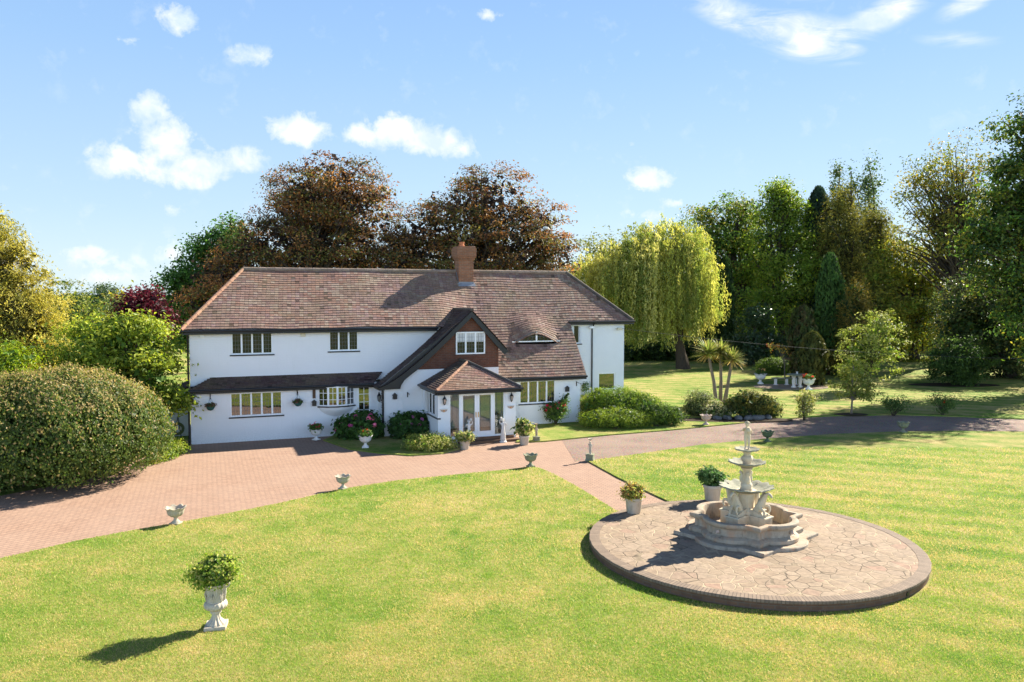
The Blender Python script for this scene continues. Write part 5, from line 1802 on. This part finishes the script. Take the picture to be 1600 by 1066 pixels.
def child_pts(s=1.0):
    pts = [(0, 0, .46, .075, .07), (0, -.01, .56, .08, .075), (0, 0, .65, .082, .06), (0, 0, .71, .034), (0, -.012, .755, .05), (0, -.015, .80, .075, .075), (0, -.01, .855, .05),
           (.05, 0, .42, .058), (.06, -.035, .25, .045), (.055, 0, .08, .03), (.055, -.05, .03, .026),
           (-.05, 0, .42, .058), (-.045, -.01, .24, .045), (-.05, .02, .08, .03), (-.05, -.03, .03, .026),
           (.09, 0, .65, .036), (.14, -.03, .56, .03), (.10, -.11, .52, .024), (.05, -.14, .54, .022),
           (-.09, 0, .65, .036), (-.135, -.04, .60, .03), (-.10, -.11, .66, .024), (-.05, -.13, .70, .022)]
    ed = [(0, 1), (1, 2), (2, 3), (3, 4), (4, 5), (5, 6), (0, 7), (7, 8), (8, 9), (9, 10), (0, 11), (11, 12), (12, 13), (13, 14), (2, 15), (15, 16), (16, 17), (17, 18), (2, 19), (19, 20), (20, 21), (21, 22)]
    return pts, ed


def cherub_on_plinth(label, px, py, plinth_w, h, fig, material, rz, bowl=True):
    p = at(px, py)
    t = thing('cherub_statue', label, 'statue', (p.x, p.y, .05), rz, None)
    w = plinth_w / 2
    b = B()
    b.box(-w * 1.12, w * 1.12, -w * 1.12, w * 1.12, -.04, .05).box(-w, w, -w, w, .05, h - .05).box(-w * 1.12, w * 1.12, -w * 1.12, w * 1.12, h - .05, h)
    b.build('plinth', M['stone_grey'], t, bevel=.01)
    pts, ed = child_pts()
    k = fig / .9
    f = skin('figure', pts, ed, M[material], t, scale=k, loc=(0, 0, h - .01))
    b = B()
    zz = h + fig * .97
    b.lathe([(.02, zz), (.06 * k, zz + .02), (.13 * k, zz + .05), (.15 * k, zz + .08), (.13 * k, zz + .075), (.02, zz + .05)], 24, rf=lambda th, i: 1 + (.05 * math.cos(8 * th) if i in (2, 3, 4) else 0))
    b.tube([(.05 * k, -.02, h), (.02 * k, .06 * k, h + fig * .3), (0, .03 * k, h + fig * .6)], [.05 * k, .04 * k, .02], 8)
    b.build('dish', M[material], t, smooth=50)
    return t


def build_stonework():
    low_urn('shell bowl urn on the lawn edge closest to the clipped hedge', 275, 821, 'stone', 1.08)
    low_urn('shell bowl urn on the lawn edge facing the middle of the paved court', 536, 766, 'stone', 1.0)
    low_urn('weathered shell bowl urn at the left corner where the brick path begins', 829, 731, 'stone_grey', 1.05)
    low_urn('dark green mossy bowl urn on the drive edge right behind the fountain', 1199, 692, 'stone_green', 1.08)
    low_urn('grey green bowl urn on the shaded lawn edge at the far right', 1411, 677, 'stone_grey', 1.1)
    low_urn('pinkish bowl urn on the far side of the gravel drive near the palms', 1103, 665, 'stone_pink', 1.1)
    g = 'white urns planted with geraniums'
    low_urn('white urn of orange red geraniums on the grass in front of the hydrangea', 571, 701, 'marble', 1.15, flowers=([(.36, .05, .02), (.30, .03, .02), (.40, .09, .03)], 1), group=g)
    low_urn('white urn of crimson geraniums standing against the white wall under the bay window', 494, 689, 'marble', 1.1, flowers=([(.45, .02, .05), (.35, .015, .06)], 2), group=g)
    low_urn('pale urn with pink flowers beside the paving of the stone table', 1188, 601, 'marble', 1.7, flowers=([(.55, .30, .18), (.50, .22, .16), (.35, .30, .10)], 3), group='urns around the stone table')
    low_urn('pale urn with red flowers to the right of the stone table', 1263, 610, 'marble', 1.7, flowers=([(.5, .05, .03), (.4, .04, .03)], 4), group='urns around the stone table')
    # pots
    LP = [(.24, .24, .06), (.17, .18, .04), (.11, .14, .03), (.30, .22, .07)]
    pot('pot plant with yellowing leaves on the terrace where the brick path arrives', at(990, 801, .26), 1.12, LP + [(.22, .12, .05)], [(0, 0, .56, .26, .26, .15), (.1, 0, .52, .16, .2, .12)], .075, 'stone_pale', 60, 34, .26, group='big pots on the round terrace')
    pt = pot('banded white pot with a glossy green shrub behind the fountain basin', at(1113, 782, .26), 1.22, [(.05, .10, .03), (.07, .13, .04), (.10, .16, .06), (.035, .075, .02)], [(.04, 0, .66, .30, .28, .20), (.2, 0, .72, .16, .2, .14), (-.12, 0, .6, .2, .2, .15)], .10, 'stone_pale', 60, 36, .26, group='big pots on the round terrace')
    PV = [(.26, .26, .10), (.17, .19, .05), (.10, .14, .03), (.34, .30, .14)]
    pot('tapered white pot with cream leaved plant left of the porch step', at(726, 702), 1.02, PV, [(-.06, 0, .50, .30, .28, .15), (.12, 0, .47, .2, .2, .12)], .11, 'stone_pale', 46, 26, .0, group='pots either side of the porch', crad=.1)
    pot('tapered white pot with cream leaved plant right of the porch step', at(819, 695), 1.02, PV, [(0, 0, .64, .32, .3, .22), (.05, 0, .85, .2, .2, .14)], .12, 'stone_pale', 46, 26, .0, group='pots either side of the porch', crad=.1)
    # statues
    lady('white draped lady statue holding a jar, behind the left porch pot', at(733, 693), R(15), 1)
    lady('white draped lady statue with raised arms, on the right before the porch doors', at(786, 691), R(-5), -1)
    cherub_on_plinth('small cherub statue carrying a dish, at the grass corner right of the porch', 838, 690, .22, .16, .48, 'stone', R(20))
    cherub_on_plinth('grey cherub statue on a square plinth at the right corner of the brick path', 922, 721, .26, .22, .50, 'stone_pale', R(-20))
    # foreground urn
    p = at(338, 984)
    t = thing('pedestal_urn', 'tall fluted stone urn holding a leafy bush, alone on the front lawn', 'urn', (p.x, p.y, .05), R(12))
    B().box(-.185, .185, -.185, .185, -.02, .065).build('plinth', M['stone_pale'], t, bevel=.008)
    fl = lambda amp, n: (lambda th, i: 1 + amp * abs(math.cos(n * th)) - amp * .5)
    B().lathe([(.165, .065), (.16, .085), (.13, .11), (.085, .16), (.065, .22), (.06, .26), (.095, .27), (.10, .29), (.095, .31), (.06, .32)], 72, rf=lambda th, i: 1 + (.09 * math.cos(12 * th) if 1 <= i <= 5 else 0)).build('foot', M['stone_pale'], t, smooth=50)
    B().lathe([(.06, .315), (.13, .33), (.18, .37), (.195, .42), (.175, .47), (.155, .48)], 96, rf=lambda th, i: 1 + (.07 * abs(math.cos(8 * th)) if 1 <= i <= 4 else 0)).build('bowl', M['stone_pale'], t, smooth=50)
    b = B()
    b.lathe([(.155, .475), (.15, .50), (.15, .60), (.158, .70), (.175, .755), (.205, .785), (.225, .80), (.225, .82), (.20, .82), (.17, .79), (.15, .70), (.01, .68)], 96, rf=lambda th, i: 1 + (.045 * math.cos(20 * th) if 1 <= i <= 4 else (.02 * math.cos(20 * th) if i in (5, 6, 7) else 0)))
    b.build('body', M['stone_pale'], t, smooth=50)
    b = B()
    for a in (R(-15), R(165)):
        ca, sa = math.cos(a), math.sin(a)
        pts = []
        for k in range(14):
            q = k / 13 * 1.55 * math.pi
            r = .20 + .055 * math.cos(q - 2.2)
            pts.append((r * ca, r * sa, .80 + .06 * math.sin(q - 2.2)))
        b.tube(pts, .016, 8)
        b.tube([(.165 * ca, .165 * sa, .50), (.175 * ca, .175 * sa, .62), (.19 * ca, .19 * sa, .76)], [.012, .02, .016], 8)
    # acanthus leaves on the body
    for k in range(6):
        a = k * math.pi / 3 + .3
        for j in (-1, 0, 1):
            aa = a + j * .16
            b.tube([(.155 * math.cos(a), .155 * math.sin(a), .49), (.165 * math.cos(aa), .165 * math.sin(aa), .58), (.185 * math.cos(aa * 1.0), .185 * math.sin(aa), .66 - .03 * abs(j))], [.012, .016, .006], 6)
    b.build('handles_and_relief', M['stone_pale'], t, smooth=60)
    B().lathe([(.168, .78), (.01, .80)], 24).build('soil', M['soil'], t)
    L = [(0, 0, 1.06, .36, .36, .22), (-.12, 0, 1.0, .3, .3, .2), (.12, .05, 1.02, .30, .3, .22), (0, 0, .92, .26, .26, .14), (.02, 0, 1.18, .2, .2, .15)]
    pal = [(.12, .18, .026), (.16, .21, .034), (.08, .13, .02), (.24, .26, .06), (.30, .28, .09)]
    V, F, C, ctr = crown(L, 150, 30, .07, .062, pal, .6, .8, (.4, 1.06), .5)
    V2, F2, C2, _ = crown(L, 100, 7, .06, .10, GREEN_D, .8, .8, (.1, .75), .3)
    V, F, C = merge([(V, F, C), (V2, F2, C2)])
    np_mesh('foliage', V, F, M['leaf'], t, C)
    b = B()
    for i in range(26):
        c = Vector(ctr[RNG.integers(0, len(ctr))])
        b.tube([(random.uniform(-.08, .08), random.uniform(-.08, .08), .78), c.lerp(Vector((0, 0, .8)), .45) + Vector((0, 0, .05)), c], [.008, .006, .003], 5, False)
    b.build('stems', M['bark'], t)


build_stonework()


def build_terrace():
    t = thing('round_terrace', 'raised round terrace of crazy paving edged in brick under the fountain', 'terrace', (PLAT.x, PLAT.y, 0))
    n = 160
    b = B()
    b.lathe([(PLAT_R - .02, -.05), (PLAT_R - .02, PLAT_H - .065), (PLAT_R - .3, PLAT_H - .065)], n)
    b.f.pop(); b.f.pop()
    b.build('wall', M['plat_brick'], t, smooth=30)
    b = B()
    b.lathe([(PLAT_R - .24, PLAT_H - .10), (PLAT_R - .0, PLAT_H - .064), (PLAT_R + .012, PLAT_H - .055), (PLAT_R + .012, PLAT_H - .012), (PLAT_R, PLAT_H), (PLAT_R - .235, PLAT_H + .002), (PLAT_R - .24, PLAT_H - .10)], n, rf=lambda th, i: 1 + .0012 * math.sin(th * 41) + .001 * math.sin(th * 67))
    b.f.pop(); b.f.pop()
    b.build('coping', M['coping'], t, smooth=30)
    b = B()
    b.lathe([(PLAT_R - .232, PLAT_H - .004), (.01, PLAT_H + .002)], n)
    b.f.pop(); b.f.pop()
    b.build('paving', M['crazy'], t)
    B().lathe([(.045, -.02), (.045, .02)], 12, (0, 0, 0)).build('drain_hole', M['black'], t, loc=(2.2, -3.02, .12))
    bpy.data.objects['drain_hole'].rotation_euler = (R(90), 0, R(36))


def quatre(th, d=.575, r=.66, pt=1.15):
    """four-lobed outline with pointed corners between the lobes"""
    best = pt / (abs(math.cos(th)) + abs(math.sin(th)))
    # narrow the corner so it reads as a small square projection
    for k in range(4):
        a = R(45) + k * R(90)
        ca = math.cos(th - a)
        disc = r * r - d * d * (1 - ca * ca)
        if disc >= 0:
            best = max(best, d * ca + math.sqrt(disc)) if ca > 0 else best
    return best


def build_fountain():
    F0 = Vector((5.62, 18.95, PLAT_H + .004))
    t = thing('fountain', 'three tiered stone fountain with horses and a cherub in a lobed basin', 'fountain', F0, R(-3))
    N = 224
    q = [quatre(2 * math.pi * k / N, .56, .64, 1.27) for k in range(N)]
    qs = [quatre(2 * math.pi * k / N, .70, .80, 1.72) for k in range(N)]
    def ring(prof, qq, b):
        rf = lambda th, i: qq[int(round(th / (2 * math.pi) * N)) % N]
        b.lathe(prof, N, rf=rf)
    b = B()
    ring([(1.0, -.02), (1.0, .055), (.985, .075), (.5, .075)], qs, b)
    b.build('step', M['basin'], t, smooth=35)
    b = B()
    ring([(1.05, .072), (1.07, .10), (1.07, .17), (1.03, .20), (.965, .225), (.955, .25), (.955, .375), (.97, .395), (1.02, .41), (1.04, .435), (1.055, .455), (1.06, .495), (1.05, .52), (1.03, .528), (.94, .528), (.925, .518), (.91, .48), (.90, .16), (.01, .13)], q, b)
    b.build('basin', M['basin'], t, smooth=35)
    # small lion masks on the lobes
    for k in range(4):
        a = R(45 + 90 * k)
        r = 1.19
        bb = B()
        bb.ball((0, 0, 0), .045, 10).ball((.035, 0, -.012), .022, 8).ball((.0, .03, .03), .014, 6).ball((.0, -.03, .03), .014, 6)
        bb.tube([(.05, 0, -.02), (.075, 0, -.035)], .008, 6)
        bb.build('lion_mask', M['stone_pink'], t, smooth=60, loc=(r * math.cos(a), r * math.sin(a), .31), rz=a)
    # pedestal: cross shaped plinth, octagonal shaft
    b = B()
    for k in range(4):
        Mz = Matrix.Rotation(R(45 + 90 * k), 4, 'Z')
        b.box(.0, .60, -.17, .17, .13, .50, Mz)
        b.box(.0, .63, -.19, .19, .50, .54, Mz)
        b.prism([(.0, .54), (.56, .54), (.56, .58), (.30, .66), (.0, .70)], lambda a, z, d, Mz=Mz: Mz @ Vector((a, d, z)), -.13, .13)
    b.build('plinth', M['fount'], t, bevel=.008)
    b = B()
    b.lathe([(.26, .13), (.26, .62), (.23, .66), (.20, .70), (.20, 1.0), (.23, 1.04), (.25, 1.07), (.25, 1.09)], 8)
    b.build('shaft', M['fount'], t, bevel=.006)
    # rearing sea-horses at the corners
    for k in range(4):
        a = R(45 + 90 * k)
        pts = [(.34, 0, .70, .105, .09), (.40, 0, .82, .10, .085), (.45, 0, .92, .075, .06), (.49, 0, 1.01, .055, .045), (.545, 0, 1.055, .045, .037), (.60, 0, 1.02, .036, .03), (.635, 0, .965, .026, .024),
               (.27, 0, .60, .10, .085), (.20, 0, .50, .09, .08),
               (.42, .075, .74, .04), (.52, .085, .76, .03), (.545, .085, .66, .022), (.50, .085, .59, .024),
               (.42, -.075, .72, .04), (.50, -.085, .66, .03), (.52, -.085, .56, .022), (.55, -.085, .53, .022)]
        ed = [(0, 1), (1, 2), (2, 3), (3, 4), (4, 5), (5, 6), (0, 7), (7, 8), (0, 9), (9, 10), (10, 11), (11, 12), (0, 13), (13, 14), (14, 15), (15, 16)]
        pts = [(.30 + (q_[0] - .30) * 1.14, q_[1] * 1.14, .50 + (q_[2] - .50) * 1.10, q_[3] * 1.08, (q_[4] if len(q_) > 4 else q_[3]) * 1.08) for q_ in pts]
        h = skin('horse', pts, ed, M['fount'], t, loc=(0, 0, 0), rz=a)
        bb = B()
        for s in (-1, 1):
            bb.tube([(.568, .025 * s, 1.15), (.562, .03 * s, 1.195)], [.016, .004], 6)
        for j in range(7):
            u = j / 6
            x, z = .53 - .15 * u, 1.16 - .26 * u
            bb.tube([(x, 0, z), (x - .05, .012 * (-1) ** j, z + .0), (x - .075, .02 * (-1) ** j, z - .05)], [.024, .022, .008], 6)
        bb.build('mane', M['fount'], h, smooth=60)
    def bowl(z, R_, h, n, mname='bowl', amp=.05):
        b = B()
        pr = [(.10, z - h), (R_ * .35, z - h * .92), (R_ * .66, z - h * .60), (R_ * .88, z - h * .24), (R_ * .98, z - .03), (R_ * 1.04, z - .012), (R_ * 1.03, z + .008), (R_ * .96, z + .006), (R_ * .84, z - h * .16), (R_ * .60, z - h * .48), (R_ * .2, z - h * .68), (.02, z - h * .7)]
        def rf(th, i):
            k = {2: .3, 3: .7, 4: 1, 5: 1, 6: 1, 7: 1, 8: .8, 9: .5}.get(i, 0)
            c = math.cos(n * th)
            return (1 + amp * k * c, (.013 * R_ / .6) * k * c)
        b.lathe(pr, n * 12, rf=rf)
        return b.build('scalloped_bowl', M[mname], t, smooth=50)
    bowl(1.19, .60, .17, 14)
    b = B()
    b.lathe([(.15, 1.06), (.15, 1.12), (.13, 1.15), (.14, 1.20), (.13, 1.24), (.10, 1.27), (.09, 1.36), (.085, 1.50), (.10, 1.56), (.13, 1.60), (.14, 1.63)], 20)
    for k in range(3):
        a = R(30 + 120 * k)
        ca, sa = math.cos(a), math.sin(a)
        b.tube([(.05 * ca, .05 * sa, 1.26), (.11 * ca, .11 * sa, 1.30), (.12 * ca, .12 * sa, 1.38), (.10 * ca, .10 * sa, 1.44), (.14 * ca, .14 * sa, 1.50), (.165 * ca, .165 * sa, 1.47)], [.05, .058, .054, .045, .042, .018], 8)
        b.ball((.145 * ca, .145 * sa, 1.51), .033, 8)
    b.build('dolphin_stem', M['fount'], t, smooth=55)
    bowl(1.775, .41, .14, 12, amp=.06)
    b = B()
    b.lathe([(.10, 1.66), (.10, 1.72), (.095, 1.76), (.125, 1.80), (.14, 1.86), (.12, 1.90), (.075, 1.93), (.08, 1.97), (.10, 2.00), (.11, 2.02)], 20, rf=lambda th, i: 1 + (.06 * math.cos(6 * th) if 3 <= i <= 6 else 0))
    b.build('stem', M['fount'], t, smooth=50)
    bowl(2.085, .275, .08, 10, amp=.05)
    pts, ed = child_pts()
    f = skin('cherub', pts, ed, M['fount'], t, scale=.76, loc=(0, 0, 2.06), rz=R(-25))
    bb = B()
    bb.lathe([(.07, 0), (.07, .02), (.05, .03)], 14)
    for k in range(26):
        a, e = random.uniform(0, 6.28), random.uniform(.2, 1.5)
        r = .056
        bb.ball((r * math.cos(a) * math.cos(e), -.01 + r * math.sin(a) * math.cos(e), .617 + r * math.sin(e)), .0175, 6)
    bb.lathe([(.025, .41), (.056, .45), (.062, .50), (.037, .535), (.05, .555)], 12, (.04, -.106, 0))
    bb.build('cherub_curls_and_jar', M['fount'], f, smooth=60)


build_terrace()
build_fountain()


def build_small_things():
    # hanging baskets
    for u, lab in ((.75, 'hanging basket near the left end of the white wall'), (4.17, 'hanging basket between the long window and the bay window')):
        p = hp(u, -.28)
        t = thing('hanging_basket', lab, 'hanging basket', (p.x, p.y, 1.38), 0, 'hanging baskets on the white wall')
        B().lathe([(.02, 0), (.10, .03), (.15, .10), (.165, .18), (.15, .18), (.02, .15)], 20).build('basket', M['basket'], t, smooth=50)
        b = B()
        for k in range(3):
            a = k * 2.09
            b.tube([(.155 * math.cos(a), .155 * math.sin(a), .18), (0, 0, .55)], .005, 4)
        b.build('chain', M['lead'], t)
        V, F, C, _ = crown([(0, 0, .22, .17, .17, .08)], 34, 20, .04, .06, [(.05, .08, .025), (.07, .10, .03), (.14, .07, .05)], .6)
        np_mesh('foliage', V, F, M['leaf'], t, C)
    # inside the porch
    for u, v, lab, rz in ((11.25, -2.75, 'white figure statue standing inside behind the right porch door', 0), (9.95, -2.7, 'small white statue on a dark stand inside behind the left side light', 1)):
        p = hp(u, v)
        t = thing('indoor_statue', lab, 'statue', (p.x, p.y, .2), AL + rz, 'statues inside the porch')
        k = .95 if rz == 0 else .62
        hgt = .25 if rz == 0 else .35
        B().lathe([(.13, 0), (.13, .04), (.09, .07), (.09, hgt - .04), (.12, hgt)], 18).build('stand', M['marble' if rz == 0 else 'black'], t, smooth=40)
        pts, ed = child_pts()
        skin('figure', pts, ed, M['marble'], t, scale=k, loc=(0, 0, hgt - .01))
        B().ball((0, -.01 * k, hgt + .82 * k), .07 * k, 10).build('hair', M['marble'], t, smooth=60)
    # lean-to shed beyond the left end of the house, with a hose reel before it
    p = hp(-1.35, 3.2)
    t = thing('shed', 'low white outbuilding with sloping dark roof at the left end of the house', 'outbuilding', p, AL)
    b = B()
    b.prism([(-1.0, -.05), (1.22, -.05), (1.22, 1.95), (-1.0, 1.15)], lambda a, z, d: (a, d, z), -.6, 2.0)
    b.build('wall', M['wall'], t)
    b = B()
    b.prism([(-1.15, 1.12), (1.24, 1.99), (1.24, 2.10), (-1.2, 1.22)], lambda a, z, d: (a, d, z), -.8, 2.1)
    b.build('roof', M['tile_dark'], t)
    p = hp(-.55, 1.7)
    t = thing('hose_reel', 'yellow green garden hose reel standing by the outbuilding', 'hose reel', p, AL)
    b = B()
    for k in range(5):
        r = .17 + .022 * k
        b.tube([(r * math.cos(a), -.05 + .02 * (k % 3), .42 + r * math.sin(a)) for a in [2 * math.pi * j / 20 for j in range(21)]], .016, 6, False)
    b.build('hose', simple('hose', (.16, .19, .06), .5, .3), t, smooth=60)
    B().tube([(-.12, -.1, 0), (-.08, -.1, .42), (.02, -.1, .95)], .018, 6).tube([(.14, .06, 0), (.08, .06, .42), (.02, .06, .95)], .018, 6).tube([(.02, -.1, .95), (.02, .06, .95)], .018, 6).build('stand', M['black'], t)
    # stone table, bench and paving on the far lawn
    q = at(1232, 607)
    pv = B()
    pv.lathe([(1.0, 0), (1.0, .03)], 40, rf=lambda th, i: 1.0)
    o = pv.build('patio', M['crazy'], None)
    o.location = (q.x + .3, q.y + .4, .045)
    o.scale = (2.4, 1.6, 1)
    o['kind'] = 'structure'
    q = at(1245, 607)
    t = thing('stone_table', 'pale stone table with slab top on carved legs on the far lawn', 'table', (q.x, q.y, .06), R(10))
    B().lathe([(.62, .78), (.65, .80), (.65, .85), (.62, .87)], 32).build('table_top', M['stone_grey'], t, smooth=40)
    for s in (-.22, .22):
        B().lathe([(.16, 0), (.16, .06), (.09, .14), (.12, .32), (.13, .45), (.09, .58), (.15, .74), (.17, .78)], 18, (s, 0, 0)).build('leg', M['marble'], t, smooth=50)
    B().lathe([(.05, .87), (.07, .9), (.05, .98), (.08, 1.03)], 14, (0, 0, 0)).build('vase', M['marble'], t, smooth=50)
    q = at(1228, 603)
    t = thing('stone_bench', 'curved pale stone bench left of the stone table', 'bench', (q.x, q.y, .06), R(10))
    b = B()
    arc = [R(200 + 140 * k / 14) for k in range(15)]
    outer = [(1.05 * math.cos(a), .3 + .75 * math.sin(a) * .6) for a in arc]
    inner = [(.72 * math.cos(a), .3 + .42 * math.sin(a) * .6) for a in reversed(arc)]
    b.prism(outer + inner, lambda a, c, d: (a, c, d), .42, .50)
    b.build('seat', M['stone_grey'], t, bevel=.01)
    for x, y in ((-.72, .06), (.72, .06), (0, -.08)):
        B().box(x - .11, x + .11, y - .12, y + .12, 0, .06).box(x - .07, x + .07, y - .09, y + .09, .06, .42).build('leg', M['marble'], t, bevel=.015)
    # rocks under the dwarf pine
    for k, (px, py, s) in enumerate(((1124, 659, .20), (1140, 659, .24), (1158, 659, .22), (1174, 659, .25), (1190, 659, .30), (1205, 658, .24))):
        p = at(px, py)
        n = 40
        d = unit(RNG.normal(size=(n, 3)))
        me = bpy.data.meshes.new('rock')
        import bmesh
        bm = bmesh.new()
        for v in d:
            bm.verts.new(Vector(v) * s * random.uniform(.85, 1.05) * 1.0)
        bmesh.ops.convex_hull(bm, input=bm.verts)
        for v in bm.verts:
            v.co = Vector((v.co.x * 1.3, v.co.y * .9, v.co.z * .65))
        bm.to_mesh(me)
        bm.free()
        me.materials.append(M['rock'])
        o = put(bpy.data.objects.new('rock', me))
        o.location = (p.x, p.y + .45, .10)
        o.rotation_euler = (0, 0, random.uniform(0, 6))
        tag(o, 'rough grey rock edging the palm and dwarf pine bed', 'rock', 'rocks around the palm bed')
    # soil circles / beds on the far lawn
    for px, py, rx, ry in ((1332, 650, .85, .5), (1497, 604, 3.0, 1.2), (1148, 659, 2.9, .7)):
        p = at(px, py)
        o = B().lathe([(1, 0), (1, .012)], 32).build('soil_bed', M['soil'])
        o.location = (p.x, p.y + ry * .4, .048)
        o.scale = (rx, ry, 1)
        o['kind'] = 'structure'
    # overhead cable from the house to the right
    a, c = hp(20.2, 1.28, 4.35), tx(1660, 561, 44)
    pts = []
    for k in range(25):
        s = k / 24
        p = a.lerp(c, s)
        p.z -= 1.5 * 4 * s * (1 - s) * .25
        pts.append(p)
    o = B().tube(pts, .009, 5).build('overhead_cable', M['cable'])
    tag(o, 'thin cable running from the house wing across the far lawn', 'cable')
    # low brick wall under the hedge beyond the palms
    p, q = tx(1150, 575, 69), tx(1262, 575, 67)
    d = (q - p)
    t = B().box(0, d.xy.length, -.12, .12, -.05, .62).box(-.03, d.xy.length + .03, -.15, .15, .62, .70).build('brick_wall', M['chim_brick'], None, bevel=.01)
    t.location = (p.x, p.y, .03)
    t.rotation_euler = (0, 0, math.atan2(d.y, d.x))
    tag(t, 'low red brick wall in the shade behind the clipped dome hedge', 'wall')


build_small_things()


def in_poly(x, y, poly):
    inside = np.zeros(len(x), bool)
    n = len(poly)
    for i in range(n):
        x1, y1 = poly[i][0], poly[i][1]
        x2, y2 = poly[(i + 1) % n][0], poly[(i + 1) % n][1]
        c = ((y1 > y) != (y2 > y)) & (x < (x2 - x1) * (y - y1) / (y2 - y1 + 1e-12) + x1)
        inside ^= c
    return inside


def build_grass():
    """short turf blades on the front lawn, shorter and sparser with distance"""
    n = 720000
    u = RNG.random(n)
    y0, y1 = 9.5, 31.0
    Y = 1 / (1 / y0 - u * (1 / y0 - 1 / y1))
    X = (RNG.random(n) * 2 - 1) * Y * .76
    keep = in_poly(X, Y, LAWN) & (np.hypot(X - PLAT.x, Y - PLAT.y) > PLAT_R + .03)
    X, Y = X[keep], Y[keep]
    n = len(X)
    k = Y / 14
    h = RNG.uniform(.018, .042, n) * k ** .5
    w = RNG.uniform(.0035, .006, n) * k
    th = RNG.uniform(0, 2 * np.pi, n)
    lean = RNG.normal(size=(n, 2)) * (h * .6)[:, None]
    base = np.stack([X, Y, np.full(n, .048)], 1)
    sd = np.stack([np.cos(th) * w, np.sin(th) * w, np.zeros(n)], 1)
    tip = base + np.stack([lean[:, 0], lean[:, 1], h], 1)
    V = np.stack([base - sd, base + sd, tip], 1).reshape(-1, 3)
    F = np.arange(3 * n).reshape(n, 3)
    # patches of straw in the green
    patch = np.zeros(n)
    for wl, am in ((5.5, 1.0), (3.1, .8), (1.7, .7), (.9, .55), (.5, .4), (.28, .3)):
        for _ in range(3):
            an, p0, p1 = RNG.uniform(0, 6.28, 3)
            q = 6.283 / wl
            patch += am / 1.7 * np.sin(q * (X * np.cos(an) + Y * np.sin(an)) + p0 + .8 * np.sin(q * .6 * (Y * np.cos(an) - X * np.sin(an)) + p1))
    patch = np.clip(.5 + .24 * patch, 0, 1)
    stripe = np.sin((.34 * X + .94 * Y) * 2 * np.pi / 1.25) * np.clip((X - 1) / 5, 0, 1)
    straw = RNG.random(n) < np.clip(.12 + .52 * patch ** 1.5 + .13 * stripe, 0, 1)
    gcol = np.array([(.135, .205, .032), (.178, .235, .046), (.215, .245, .056), (.10, .175, .024)])[RNG.integers(0, 4, n)]
    scol = np.array([(.38, .29, .12), (.43, .31, .15), (.31, .26, .09)])[RNG.integers(0, 3, n)]
    C = np.where(straw[:, None], scol, gcol) * RNG.uniform(.88, 1.12, (n, 1))
    o = np_mesh('grass', V, F, M['leaf'], None, np.repeat(C, 3, axis=0))
    tag(o, 'short mown grass with straw coloured dry patches on the front lawn', 'grass', kind='stuff')


build_grass()
